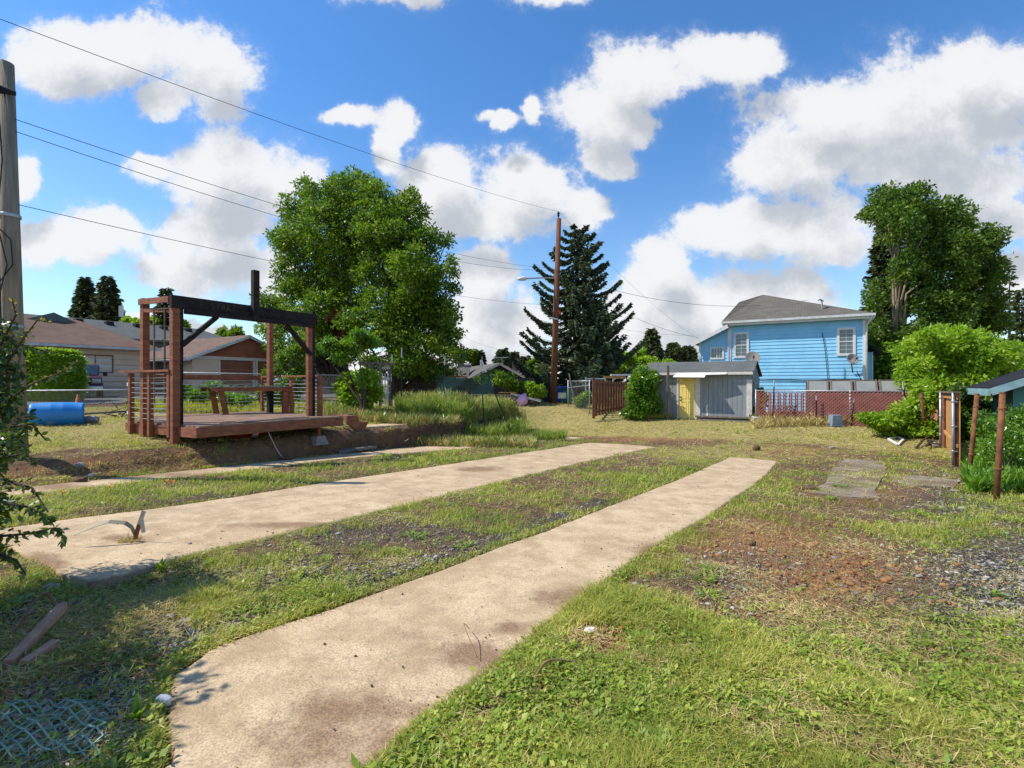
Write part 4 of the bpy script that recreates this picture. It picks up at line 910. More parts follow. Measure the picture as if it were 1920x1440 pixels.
# bench / table on the deck
tb = root('bench', (-7.1, 13.6, ZD), 'long redwood bench-table standing on the deck boards', 'bench')
BL, BR = Vector((-8.1, 13.3, 0)), Vector((-6.05, 14.0, 0)); bdv = (BR-BL).normalized(); bnv = Vector((-bdv.y, bdv.x, 0)); BLn = (BR-BL).length
fN = lambda s, o, z: tuple(BL+bdv*s+bnv*o+Vector((0,0,z)))
MB(fN).box(.25, BLn, -.03, .02, 1.13, 1.22).build('apron', M['redwood_h'], tb, bevel=.004)
MB(fN).box(0, .04, -.02, .5, 1.12, 1.22).build('end_rail', M['redwood_h'], tb, bevel=.004)
MB(fN).box(-.03, BLn+.03, -.06, .55, 1.225, 1.25).build('table_top', M['greywood'], tb)
for (s_, o_q, le) in ((.22,.42,.12), (.5,.05,.14), (BLn-.12,.05,0), (BLn-.2,.42,0)): MB(fN).beam((s_+le*.6, o_q, ZD), (s_-le*.3, o_q, 1.2), .13, .08, up=(0,1,0)).build('leg', M['redwood'], tb, bevel=.004)
mb = MB()
for i in range(26): mb.blob(fN(.1+random.random()*(BLn-.2), random.random()*.5, 1.262), (.03+.05*random.random(), .04, .015), .5, 1)
tag(mb.build('leaf_litter', leafmat('litter_green', [(0.1,0.3,0.22),(0.09,0.16,0.04)], .1), None, origin=fN(1,.2,1.25)), 'scraps of green debris lying on the bench top', 'debris')

# step stringer, stump, pier block, plank, red cylinder under the deck
st = root('wooden_step', AB(9.6, -10.6, .1), 'broken brown wooden step at the right end of the deck', 'step')
mb = MB(fAB); mb.add([(9.4,-10.7,.48),(9.75,-10.7,.47),(9.82,-10.7,.3),(10.15,-10.7,.27),(9.98,-10.7,.02),(9.7,-10.7,.08),(9.4,-10.7,.3)]+[(p[0],-10.64,p[1]) for p in [(9.4,.48),(9.75,.47),(9.82,.3),(10.15,.27),(9.98,.02),(9.7,.08),(9.4,.3)]],
    [tuple(range(7)), tuple(range(13,6,-1))]+[(i,i+7,(i+1)%7+7,(i+1)%7) for i in range(7)])
mb.build('stringer', M['redwood_h'], st); MB(fAB).box(9.42, 9.76, -11.3, -10.71, .44, .475).build('tread', M['redwood_h'], st)
x, y, z = AB(10.3, -11.6, gab(10.3,-11.6))
mb = MB(); mb.lathe([(0,.0),(.12,0),(.11,.15),(.115,.34),(.105,.36),(0,.355)], (x,y,z-.05), n=14); tag(mb.build('tree_stump', M['greywood'], None, origin=(x,y,z)), 'short sawn grey stump behind the end of the deck', 'stump')
def zero(a, b, z=None): x, y, _ = AB(a, b); return (x, y, gn(x, y) if z is None else z)
c = zero(8.3, -10.4)
mb = MB(lambda u, v, w: (c[0]+u*S_+v*C_, c[1]+u*C_-v*S_, c[2]+w))
mb.add([(-.19,-.15,-.02),(.19,-.15,-.02),(.19,.15,-.02),(-.19,.15,-.02),(-.12,-.1,.2),(.12,-.1,.2),(.12,.1,.2),(-.12,.1,.2)], [(0,3,2,1),(4,5,6,7),(0,1,5,4),(1,2,6,5),(2,3,7,6),(3,0,4,7)])
pr = root('pier_block', c, 'white-grey concrete pier block with a short post under the front of the deck', 'pier block')
mb.build('block', M['stone'], pr, bevel=.01); MB(fAB).box(8.26, 8.34, -10.44, -10.36, c[2]+.2, ZD-.04).build('post', M['redwood'], pr)
c = zero(9.2, -10.25)
tag(MB().beam(AB(8.75,-10.32,c[2]+.07), AB(9.9,-10.2,c[2]+.09), .28, .07).build('wood_plank', M['greywood'], None, origin=c, bevel=.004), 'weathered grey plank lying at the foot of the wooden step', 'plank')
M['redpaint'] = mat('red_enamel', (0.3,0.012,0.012), (0.2,0.01,0.01), .35, bump=.05, spec=.6)
cy_ = root('gas_cylinder', zero(6.7,-10.75), 'red cylinder with a white band lying under the deck', 'cylinder')
c = zero(6.9, -10.95); ax = Vector((S_, C_, 0)); cc = Vector(c)+Vector((0,0,.11))
MB().lathe([(0,-.4),(.06,-.4),(.1,-.36),(.1,.3),(.06,.36),(.03,.42),(0,.42)], cc, ax, 18).build('body', M['redpaint'], cy_, smooth=True)
MB().lathe([(.102,0),(.104,.02),(.104,.12),(.102,.14)], cc, ax, 18).build('band', M['white'], cy_, smooth=True)

# ------------------------------------------------------------------ left pole with its conduit and wires
pl = root('utility_pole', (-7.95, 8.2, g(-7.95,8.2)), 'thick grey weathered utility pole at the left edge with a pipe strapped to it', 'utility pole')
P0, P1 = Vector((-7.91,8.2,g(-7.95,8.2)-.2)), Vector((-8.13,8.2,6.47))
MB().tube([P0, P0.lerp(P1,.5), P1], [.135,.125,.118], 18).build('post', M['oldpole'], pl, smooth=True)
MB().tube([P0+Vector((-.17,-.06,.4)), P0.lerp(P1,.8)+Vector((-.16,-.06,0))], .035, 10).build('conduit', M['galv'], pl, smooth=True)
mb = MB()
for k in range(6): 
    mb.tube([P1+Vector((-.9,-.2,-.45-.02*k)), P1+Vector((-.1,-.2,-.38-.035*k)), P1+Vector((.28,-.1,-.52-.01*k))], .012, 5)
pts_ = [P0.lerp(P1,f)+Vector((dx,-.19,0)) for f, dx in ((.95,.05),(.75,.1),(.6,-.02),(.5,.12),(.42,-.03),(.3,.03),(.12,.09))]
mb.tube(pts_, .011, 5); mb.tube([P0.lerp(P1,.62)+Vector((-.2,-.2,0)), P0.lerp(P1,.56)+Vector((.18,-.18,0)), P0.lerp(P1,.5)+Vector((.2,-.18,0)), P0.lerp(P1,.42)+Vector((-.2,-.2,0))], .01, 5)
mb.build('loose_cable', M['cable'], pl)
for f in (.62,.35): MB().lathe([(.138,0),(.143,.01),(.143,.05),(.138,.06)], P0.lerp(P1,f), (P1-P0), 18).build('strap', M['galv'], pl)

# ------------------------------------------------------------------ right pole with street lamp
bp_ = Vector((*[(1037-CX)/F*29.0, 29.0], 0)); bp_.z = H-(755-CY)/F*29
tp = Vector(((1048-CX)/F*29.0, 29.0, H-(410-CY)/F*29)); 
rp = root('utility_pole', bp_, 'tall reddish-brown wooden utility pole carrying a street lamp arm', 'utility pole')
MB().tube([bp_-Vector((0,0,.4)), bp_.lerp(tp,.5), tp], [.2,.165,.13], 16).build('post', M['polewood'], rp, smooth=True)
la = MB(); q = bp_.lerp(tp, .675); e = q+Vector((-1.75,-.2,-.05)); la.tube([q, q+Vector((-.9,-.1,.02)), e], .04, 8); arm = la.build('lamp_arm', M['galv'], rp)
MB().lathe([(0,-.3),(.07,-.28),(.12,-.1),(.12,.15),(.05,.25),(0,.26)], e+Vector((-.2,0,0)), (1,0,0.05), 12).build('lamp_head', M['white'], rp, smooth=True)
MB().lathe([(.03,0),(.03,.12),(.07,.14),(.07,.2),(.04,.22),(.08,.26),(.08,.32),(.03,.36),(.03,.42),(0,.42)], tp+Vector((-.03,0,0)), n=10).build('insulator', M['cable'], rp, smooth=True)
MB().tube([bp_.lerp(tp,.45)+Vector((.1,-.2,0)), bp_.lerp(tp,.45)+Vector((-.35,-.3,.08))], .04, 6).build('bracket', M['white'], rp)
z_ = H-(586-CY)/F*29
MB().add([((1046-CX)/F*28.8+a_, 28.75, z_+b_) for a_, b_ in ((0,.1),(.2,.02),(.12,-.03),(.22,-.1),(.0,-.12),(.05,0))]+[((1046-CX)/F*28.8+a_, 28.77, z_+b_) for a_, b_ in ((0,.1),(.2,.02),(.12,-.03),(.22,-.1),(.0,-.12),(.05,0))],
    [tuple(range(6)), tuple(range(11,5,-1))]).build('orange_ribbon', mat('ribbon_orange', (0.8,0.06,0.02), None, .6), rp)

def line(p, q, sag, r, label, name='power_line'):
    r = r*.48
    p, q = Vector(p), Vector(q); n = 24
    pts = [p.lerp(q, i/n)-Vector((0,0,sag*4*(i/n)*(1-i/n))) for i in range(n+1)]
    o = MB().tube(pts, r, 5).build(name, M['cable'], None, origin=tuple(p)); return tag(o, label, 'cable', 'overhead wires')
top_ins = tp+Vector((-.03,0,.4)); 
line(pt(152,80,11)+(pt(152,80,11)-pt(480,202,16.2))*1.2, top_ins, .35, .013, 'highest overhead wire, from the upper left corner to the tip of the brown pole')
line(P0.lerp(P1,.865)+Vector((.1,0,0)), pt(1040,503,29), .5, .012, 'upper of two close parallel wires leaving the grey pole')
line(P0.lerp(P1,.835)+Vector((.1,0,0)), pt(1040,506,29), .65, .012, 'lower of two close parallel wires leaving the grey pole')
line(P0.lerp(P1,.655)+Vector((.1,0,0)), pt(1041,572,29), .35, .012, 'lowest wire leaving the grey pole, passing behind the big trees')
line(pt(1052,514,29), pt(1517,562,33.5), 1.0, .022, 'thick service cable sagging from the brown pole to the mast on the blue house roof')
line(pt(1052,516,29), pt(1310,633,33), .55, .018, 'cable dropping from the brown pole to the low eave of the blue house')
line(top_ins, pt(1345,655,60), .9, .014, 'faint high wire running down to the right from the tip of the brown pole')
line(pt(1000,575,29), pt(1312,628,40), .5, .012, 'thin low wire passing behind the spruce towards the blue house')
line(pt(860,628,40), pt(1036,672,29), .3, .012, 'low thin wire between the big trees and the brown pole')
line(pt(940,690,70), pt(1330,640,60), 1.2, .014, 'distant wire low over the treetops')

# ------------------------------------------------------------------ fences
def chain(name, label, p0, p1, z0, z1, cell=.08, r=.0028, posts=None, pr_=.03, toprail=True, cat='fence', group=None, wm=None):
    p0, p1 = Vector((*p0[:2],0)), Vector((*p1[:2],0)); Ld = (p1-p0).length; d = (p1-p0)/Ld; n_ = Vector((-d.y, d.x, 0))
    zb = (lambda s: z0) if not callable(z0) else z0; zt = (lambda s: z1) if not callable(z1) else z1
    r0_ = root(name, (p0.x,p0.y,zb(0)), label, cat, group); mb = MB(); hh = zt(0)-zb(0)
    k = -hh
    while k < Ld:
        for sgn in (1,-1):
            a, b = max(k, 0), min(k+hh, Ld)
            if b-a < .02: continue
            za, zb_ = (a-k), (b-k)
            if sgn < 0: za, zb_ = hh-za, hh-zb_
            q0 = p0+d*a; q1 = p0+d*b; q0.z = zb(a)+za*(zt(a)-zb(a))/hh; q1.z = zb(b)+zb_*(zt(b)-zb(b))/hh
            mb.tube([q0+n_*.002*sgn, q1+n_*.002*sgn], r, 3, cap=False)
        k += cell
    mb.build('wire_mesh', wm or M['wire'], r0_)
    for s in (posts or [0, Ld]):
        q = p0+d*s+n_*.04; MB().tube([(q.x,q.y,zb(s)-.15), (q.x,q.y,zt(s)+.05)], pr_, 10).build('fence_post', M['galv'], r0_, smooth=True)
    if toprail:
        q0 = p0+n_*.04; q1 = p1+n_*.04; MB().tube([(q0.x,q0.y,zt(0)), (q1.x,q1.y,zt(Ld))], .021, 8).build('top_rail', M['galv'], r0_, smooth=True)
    return r0_
FB = -19.7
chain('chain_link_fence', 'low chain-link fence with a pipe rail behind the blue barrel', AB(5.2,FB), AB(14.2,FB), lambda s: .36-.01*s, lambda s: 1.12, r=.005, posts=[.3,3,6,9])
chain('chain_link_fence', 'low chain-link fence continuing behind the deck towards the wooden arbor', AB(14.3,FB), AB(20.2,FB+.0), lambda s: .28-.015*s, lambda s: 1.14, posts=[.1,3,5.9])
chain('chain_link_fence', 'taller chain-link fence along the far side of the road, seen over the deck railing', AB(10.5,-21.3), AB(24.5,-21.3), lambda s: .45-.01*s, lambda s: 1.75, cell=.12, r=.004, posts=[0,3.5,4.8,5.1,9,13.8])
# barrel
bc = pt(107, 777, 12.6); gz_ = gn(bc.x, bc.y)
bx_ = Vector((1, 1.0*.72, 0)).normalized() if False else Vector((math.cos(R(38)), math.sin(R(38)), 0))
br_ = root('barrel', (bc.x,bc.y,gz_), 'bright blue plastic barrel lying on its side by the fence', 'barrel')
cc = Vector((bc.x, bc.y, gz_+.25)); M['blueplastic'] = mat('blue_plastic', (0.02,0.24,0.62), (0.016,0.19,0.54), .4, 2, bump=.05, c3=(0.3,0.42,0.52), f3=(.58,.66), spec=.5)
MB().lathe([(0,-.5),(.22,-.5),(.27,-.49),(.285,-.46),(.28,-.42),(.295,-.3),(.30,-.12),(.303,-.1),(.30,-.08),(.30,.1),(.303,.12),(.30,.14),(.295,.3),(.28,.44),(.285,.46),(.285,.5),(.26,.51),(.25,.49),(0,.49)], cc, bx_, 36).build('body', M['blueplastic'], br_, smooth=True)
mb = MB(); e = cc+bx_*.5; mb.lathe([(0,0),(.035,0),(.035,.02),(0,.02)], e+Vector((0,0,.15)), bx_, 12); mb.build('cap', M['white'], br_)
sx, sy = hitz(172, 797); stone(170, 793, (.2,.16,.12), 'pale rounded rock beside the right end of the blue barrel')
mb = MB(); 
for i in range(9):
    c0 = pt(235+random.uniform(-20,15), 768+random.uniform(-12,16), 14.5); mb.tube([c0, c0+Vector((random.uniform(-.5,.5),random.uniform(-.2,.2),random.uniform(.0,.25))), c0+Vector((random.uniform(-.9,.9),random.uniform(-.3,.3),random.uniform(-.1,.3)))], [.018,.012,.005], 5)
tag(mb.build('dead_branches', M['bark'], None, origin=tuple(pt(235,785,14.5))), 'tangle of dead branches against the fence left of the deck', 'branches')
tag(MB().beam(pt(158,776,14.3), pt(237,771,15), .12, .05).build('grey_board', M['greywood'], None, origin=tuple(pt(200,778,14.6))), 'long grey board lying along the fence left of the deck', 'board')
# cone
c = pt(146, 752, 18.3); cr_ = root('traffic_cone', (c.x,c.y,gn(c.x,c.y)), 'small faded orange traffic cone in front of the parked truck', 'traffic cone')
zc = gn(c.x, c.y); om = mat('cone_orange', (0.5,0.15,0.06), (0.38,0.11,0.05), .8)
MB().lathe([(.12,.03),(.1,.06),(.025,.4),(0,.4)], (c.x,c.y,zc), n=16).build('cone', om, cr_, smooth=True); MB().box(c.x-.14,c.x+.14,c.y-.14,c.y+.14,zc,zc+.03).build('base', om, cr_)

# ------------------------------------------------------------------ pickup truck
tc_ = pt(149, 740, 23.2); zt_ = g(tc_.x, tc_.y)+.02
hd = Vector((.62,-.78,0)).normalized(); sd = Vector((-hd.y, hd.x, 0))     # heading toward the viewer's right
tb0 = Vector((tc_.x, tc_.y, zt_))-hd*1.9
ft = lambda x, y, z: tuple(tb0+(hd*x+sd*y+Vector((0,0,z)))*.84)
tk = root('pickup_truck', tb0, 'dark maroon pickup truck parked nose-out behind the clipped hedge', 'pickup truck')
M['maroon'] = mat('maroon_paint', (0.07,0.008,0.014), (0.055,0.006,0.011), .25, bump=.0, spec=.7)
M['chrome'] = mat('chrome', (0.6,0.6,0.62), (0.5,0.5,0.52), .2, bump=0, metal=.9)
M['glass'] = glassmat('vehicle_glass', (0.03,0.045,0.06)); M['tyre'] = mat('tyre_rubber', (0.02,0.02,0.02), None, .9)
def prism(mb, prof, y0, y1, taper=0):
    n = len(prof); mb.add([(p[0], y0+(taper if p[1] > 1.2 else 0), p[1]) for p in prof]+[(p[0], y1-(taper if p[1] > 1.2 else 0), p[1]) for p in prof], [tuple(range(n)), tuple(range(2*n-1,n-1,-1))]+[(i,i+n,(i+1)%n+n,(i+1)%n) for i in range(n)]); return mb
prism(MB(ft), [(-2.6,.55),(2.45,.5),(2.55,.75),(2.5,1.12),(1.15,1.22),(.45,1.85),(-.95,1.85),(-1.1,1.25),(-2.6,1.2)], -.95, .95, .14).build('body', M['maroon'], tk, bevel=.05)
prism(MB(ft), [(1.13,1.27),(.52,1.8),(.5,1.8),(1.08,1.27)], -.76, .76).build('windshield', M['glass'], tk)
for s in (-1,1): MB(ft).box(-.85,.5,s*.832-.012,s*.832+.012,1.3,1.72).build('side_window', M['glass'], tk); MB(ft).box(.95,1.15,s*1.08-.1,s*1.08+.1,1.2,1.42).build('mirror', M['black'], tk); MB(ft).box(2.49,2.56,s*.72-.18,s*.72+.18,.82,1.02).build('headlight', M['galv'], tk, bevel=.02)
MB(ft).box(2.5,2.57,-.5,.5,.78,1.04).build('grille', M['black'], tk); MB(ft).box(2.57,2.6,-.5,.5,.89,.93).build('grille_bar', M['chrome'], tk)
MB(ft).box(2.5,2.74,-1,1,.42,.66).build('bumper', M['chrome'], tk, bevel=.05); MB(ft).box(2.741,2.755,-.16,.16,.48,.6).build('number_plate', M['white'], tk)
for wx in (1.6,-1.65):
    for s in (-1,1):
        w = MB().lathe([(.2,-.12),(.34,-.12),(.37,-.08),(.37,.08),(.34,.12),(.2,.12)], ft(wx, s*.85, .37), sd, 22).build('wheel', M['tyre'], tk, smooth=True)
        MB().lathe([(0,.03*s),(.08,.1*s),(.1,.05*s),(.2,.1*s),(.2,-.05*s)], ft(wx, s*.86, .37), sd, 16).build('rim', M['chrome'], w, smooth=True)

# ------------------------------------------------------------------ houses across the road
M['tan'] = mat('tan_siding', (0.72,0.55,0.42), (0.65,0.49,0.38), .85, 1.5, bump=.15); M['cream'] = mat('cream_trim', (0.68,0.64,0.56), (0.6,0.56,0.49), .7)
M['brownsiding'] = mat('brown_siding', (0.34,0.125,0.065), (0.27,0.1,0.053), .8, 2, bump=.2); M['garagedoor'] = mat('brown_garage_door', (0.27,0.105,0.057), (0.22,0.083,0.047), .6, 2, bump=.1)
M['gutter'] = mat('white_gutter', (0.62,0.64,0.64), None, .5)
M['shb'] = shingle('brown_shingles', (0.25,0.165,0.125), (0.17,0.11,0.085)); M['shg'] = shingle('grey_green_shingles', (0.17,0.18,0.17), (0.12,0.13,0.125)); M['shd'] = shingle('dark_grey_shingles', (0.2,0.18,0.15), (0.13,0.118,0.1))
M['shk'] = shingle('black_shingles', (0.03,0.033,0.04), (0.02,0.022,0.028))
M['tealgrey'] = mat('teal_grey_siding', (0.12,0.16,0.155), (0.1,0.135,0.13), .8); M['pane'] = glassmat('window_glass', (0.10,0.13,0.15)); M['blind'] = glassmat('window_blind', (0.5,0.55,0.55), .2)
def poly3(mb, pts, th, up=True):
    """roof plane with thickness below"""
    pts = [Vector(mb.f(*p)) for p in pts]; n = (pts[1]-pts[0]).cross(pts[2]-pts[0]).normalized()
    if n.z < 0: n = -n
    lo = [p-n*th for p in pts]; k = len(pts)
    mb.add(pts+lo, [tuple(range(k)), tuple(range(2*k-1,k-1,-1))]+[(i,i+k,(i+1)%k+k,(i+1)%k) for i in range(k)], raw=True); return mb
def roofuv(o):
    """lay shingle coordinates along each roof plane in metres"""
    me = o.data; uv = me.uv_layers.new(name='courses')
    for p in me.polygons:
        n = p.normal; h = Vector((-n.y, n.x, 0)); h = h.normalized() if h.length > 1e-3 else Vector((1,0,0)); v = n.cross(h)
        for li in p.loop_indices:
            c = me.vertices[me.loops[li].vertex_index].co; uv.data[li].uv = (c.dot(h), c.dot(v))
    return o
def lap(mb, s0, s1, z0, z1, h, o0=0.0, out=.018, zc=None):
    """overlapping boards: each tilts out at its lower edge. zc(z)->(s0,s1) clips each board"""
    z = z0
    while z < z1-1e-4:
        zt = min(z+h, z1); a, b = zc(z) if zc else (s0, s1); a2, b2 = zc(zt) if zc else (s0, s1)
        if b > a+.01:
            if b2 < a2: a2 = b2 = (a+b)/2
            mb.add([(a,o0+out,z),(b,o0+out,z),(b2,o0+.002,zt),(a2,o0+.002,zt),(a,o0-.05,z),(b,o0-.05,z)], [(0,1,2,3),(4,5,1,0)])
        z = zt
    return mb
def window(parent, f, s0, s1, z0, z1, o, fm, pm, vbars=1, hbars=0, grid=None, fr=.06):
    w = MB(f); w.box(s0-fr,s1+fr,o-.03,o+.035,z1,z1+fr); w.box(s0-fr,s1+fr,o-.03,o+.04,z0-fr,z0); w.box(s0-fr,s0,o-.03,o+.035,z0,z1); w.box(s1,s1+fr,o-.03,o+.035,z0,z1)
    wo_ = w.build('window', fm, parent); MB(f).box(s0,s1,o-.02,o+.004,z0,z1).build('pane', pm, wo_)
    b = MB(f)
    for i in range(vbars): s = s0+(s1-s0)*(i+1)/(vbars+1); b.box(s-.022,s+.022,o+.005,o+.025,z0,z1)
    for i in range(hbars): z = z0+(z1-z0)*(i+1)/(hbars+1); b.box(s0,s1,o+.006,o+.028,z-.025,z+.025)
    if vbars or hbars: b.build('glazing_bar', fm, wo_)
    if grid:
        gm = MB(f); nx, nz = grid
        for i in range(1,nx): s = s0+(s1-s0)*i/nx; gm.box(s-.008,s+.008,o+.004,o+.012,z0,z1)
        for i in range(1,nz): z = z0+(z1-z0)*i/nz; gm.box(s0,s1,o+.0042,o+.0122,z-.008,z+.008)
        gm.build('muntin', fm, wo_)
    return wo_
# tan house
TB = -33.0; fT = lambda s, o, z: AB(s, TB+o, z)
th_ = root('house', AB(8, TB-4, .6), 'long tan-sided house with a brown shingle roof and one dark-framed window', 'house')
lap(MB(fT), -4, 14.6, .55, 3.3, .3, out=.065).build('wall', M['tan'], th_)
MB(fT).box(-4,14.6,-7.5,-.06,.3,3.28).build('wall', M['tan'], th_)
rf = MB(fT); poly3(rf, [(-5,.5,3.32),(15.1,.5,3.32),(12.6,-3.8,5.0),(-2,-3.8,5.0)], .05); poly3(rf, [(15.1,.5,3.32),(15.1,-8,3.32),(12.6,-3.8,5.0)], .05); poly3(rf, [(15.1,-8,3.32),(-5,-8,3.32),(-2,-3.8,5.0),(12.6,-3.8,5.0)], .05)
roofuv(rf.build('roof', M['shb'], th_)); MB(fT).box(-5,15.1,.5,.6,3.17,3.3).build('gutter', M['gutter'], th_)
gd = MB(fT); poly3(gd, [(11.2,-1.2,4.5),(12.6,-.4,4.1),(12.6,-5,4.5),(11.2,-5,5.0)], .05); 
MB(fT).add([(10.2,-3.2,4.75),(11.4,-3.2,5.25),(12.8,-3.2,4.6),(10.2,-3.3,4.75),(11.4,-3.3,5.25),(12.8,-3.3,4.6)], [(0,1,2),(5,4,3),(0,3,4,1),(1,4,5,2),(0,2,5,3)]).build('gablet', M['tealgrey'], th_)
window(th_, fT, 11.35, 12.85, 1.95, 2.8, .03, M['redwood_h'], M['blind'], 1)
MB(fT).tube([(9.3,-1.2,3.9),(9.3,-1.2,4.75),(9.15,-1.2,4.85),(9.0,-1.2,4.75)], .035, 8).build('service_mast', M['cable'], th_)
# grey row behind
GB = -45; fG = lambda s, o, z: AB(s, GB+o, z)
gr_ = root('house', AB(10, GB-4, .5), 'long house with a grey-green shingle roof dotted with vents, behind the tan house', 'house')
MB(fG).box(0,27.5,-9,-.5,.0,4.75).build('wall', M['tealgrey'], gr_)
rf = MB(fG); poly3(rf, [(-1,0,4.75),(28.4,0,4.75),(26.4,-5,6.45),(1,-5,6.45)], .06); poly3(rf, [(28.4,0,4.75),(28.4,-10,4.75),(26.4,-5,6.45)], .06); poly3(rf, [(28.4,-10,4.75),(-1,-10,4.75),(1,-5,6.45),(26.4,-5,6.45)], .06)
roofuv(rf.build('roof', M['shg'], gr_)); MB(fG).box(-1,28.4,0,.12,4.6,4.73).build('gutter', M['tealgrey'], gr_)
for i in range(12): MB(fG).box(2.6+i*2.0,3.1+i*2.0,-4.1,-3.6,6.0,6.28).build('roof_vent', M['black'], gr_)
c = pt(229, 582, 72); an = root('phone_mast', (c.x,c.y,0), 'white antenna panel on a thin mast beside the two pointed conifers', 'antenna')
MB().tube([(c.x,c.y,0),(c.x,c.y,c.z)], .09, 8).build('mast', M['galv'], an); mb = MB()
for k in range(3): mb.box(c.x-.25+k*.2,c.x-.1+k*.2,c.y-.3,c.y-.1,c.z-.9,c.z+.6)
mb.build('panel', M['white'], an)
# brown gable garage
def garage(label, a0, a1, b, ze, zr, depth, doors, wallm, gabm, base=.55, over=.5):
    f = lambda s, o, z: AB(s, b+o, z); am = (a0+a1)/2; r = root('garage', AB(am, b-2, base), label, 'garage'); W = MB(f)
    MB(f).box(a0,a1,-depth,-.06,base-.3,ze).build('wall', wallm, r)
    lap(MB(f), a0, a1, base, ze, .2, out=.015).build('wall', wallm, r)
    sl = (zr-ze)/(am-a0)
    lap(MB(f), a0, a1, ze, zr, .16, .02, .02, zc=lambda z: (a0+(z-ze)/sl, a1-(z-ze)/sl)).build('gable', gabm, r)
    rf = MB(f); poly3(rf, [(a0-over,.35,ze-over*sl+.08),(am,.35,zr+.08),(am,-depth-.3,zr+.08),(a0-over,-depth-.3,ze-over*sl+.08)], .05); poly3(rf, [(a1+over,.35,ze-over*sl+.08),(am,.35,zr+.08),(am,-depth-.3,zr+.08),(a1+over,-depth-.3,ze-over*sl+.08)], .05)
    roofuv(rf.build('roof', M['shb'], r))
    for s in (-1,1): MB(f).beam((am,.37,zr-.03), (am+s*(am-a0+over),.37,ze-over*sl-.03), .05, .17, up=(0,0,1)).build('bargeboard', M['gutter'], r)
    MB(f).box(a0-.02,a1+.02,.045,.07,ze-.16,ze+.02).build('trim', M['cream'], r)
    for d0_, d1_ in doors:
        t = MB(f); t.box(d0_-.12,d0_,.0,.08,base,ze-.17); t.box(d1_,d1_+.12,.0,.08,base,ze-.17); t.build('trim', M['cream'], r)
        lap(MB(f), d0_, d1_, base, ze-.17, .27, .01, .03).build('garage_door', M['garagedoor'], r)
    return r
gar = garage('brown-gabled garage with two brown doors and cream trim across the road', 16.0, 22.6, -31.0, 2.92, 4.3, 7, [(17.6,19.7),(20.0,22.2)], M['tan'], M['brownsiding'])
fgr = lambda s, o, z: AB(15.93-o, s, z)
window(gar, fgr, -35.5, -33.9, 1.9, 2.6, 0, M['cream'], M['pane'], 1)
MB(lambda s,o,z: AB(s,-31+o,z)).box(15.38,15.5,-7.3,.3,2.6,2.74).build('gutter', M['gutter'], gar)
garage('tan outbuilding with a brown gable partly hidden by the fruit tree', 22.6, 26.4, -30.0, 2.2, 3.25, 8, [], M['tan'], M['brownsiding'], base=.1)
# low car cover / blue awning behind the deck
c = pt(555, 706, 25); aw = root('blue_awning', (c.x,c.y,gn(c.x,c.y)), 'slanted blue fabric awning behind the right end of the deck', 'awning')
bm_ = mat('blue_fabric', (0.05,0.09,0.2), (0.03,0.055,0.13), .7)
mb = MB(); poly3(mb, [tuple(pt(510,716,24.5)), tuple(pt(588,692,24.5)), tuple(pt(592,690,26.5)), tuple(pt(515,706,26.5))], .03); mb.build('canopy', mat('pale_blue_fabric', (0.35,0.42,0.52), None, .6), aw)
mb = MB(); poly3(mb, [tuple(pt(586,692,24.4)), tuple(pt(592,722,24.6)), tuple(pt(596,722,26)), tuple(pt(593,692,26))], .03); mb.build('side_flap', bm_, aw)
mb = MB(); mb.tube([tuple(pt(590,692,24.6)), tuple(pt(600,727,24.6))], .02, 5); mb.tube([tuple(pt(590,720,24.6)), tuple(pt(590,745,24.6))], .02, 5); mb.build('pole', M['cable'], aw)
# arbor
AR = 20.0; f_ = lambda px, py, d=0: tuple(pt(px, py, AR+d))
ar = root('garden_arbor', tuple(pt(705, 758, AR)), 'weathered wooden arbor with a white lattice side beside the weed bed', 'arbor')
for (px, d) in ((693,0),(713,0),(697,1.0),(731,0.6)): MB().beam(f_(px,762,d), f_(px,683,d), .09, .09, up=(0,1,0)).build('post', M['greywood'], ar)
for d in (0,1.0): MB().beam(f_(674,681,d), f_(739,683,d), .05, .12).build('beam', M['greywood'], ar)
mb = MB(); 
for px in (680,692,704,716,728): mb.beam(f_(px,678,-.1), f_(px,678,1.2), .04, .09)
mb.build('rafter', M['greywood'], ar)
mb = MB(); mb.beam(f_(693,693), f_(703,683), .05, .05); mb.beam(f_(713,693), f_(703,683), .05, .05); mb.build('brace', M['greywood'], ar)
mb = MB()
for px in (717,722,727): mb.beam(f_(px,758,.3), f_(px,700,.3), .04, .03, up=(0,1,0))
for py, h in ((710,.12),(724,.05),(690,.1),(736,.04)): mb.beam(f_(714,py,.28), f_(731,py,.28), .03, h)
for i in range(7): mb.beam(f_(711+i*2.6,758,.26), f_(713+i*2.6,737,.26), .02, .03, up=(0,1,0))
mb.build('lattice', M['white'], ar)
# ------------------------------------------------------------------ blue house
M['blue'] = mat('blue_siding', (0.27,0.59,0.83), (0.22,0.52,0.77), .6, 1.2, bump=.1, c3=(0.36,0.66,0.85), f3=(.6,.8)); M['trim'] = mat('white_trim', (0.68,0.68,0.68), (0.6,0.6,0.6), .6)
BA = 34.0; fB = lambda s, o, z: AB(BA-o, s, z)
bh_ = root('house', AB(BA+4, -1.2, -.3), 'bright blue two-storey clapboard house with white window trim and a grey hip roof', 'house')
MB(fB).box(-4.6,2.3,-9,-.06,-.6,5.0).build('wall', M['blue'], bh_)
lap(MB(fB), -4.5, 2.2, -.4, 5.0, .2, out=.028).build('siding', M['blue'], bh_)
mb = MB(fB); mb.box(-4.62,-4.5,-.02,.05,-.4,5.0); mb.box(2.2,2.33,-.02,.05,-.4,5.0); mb.build('corner_board', M['trim'], bh_)
rf = MB(fB)
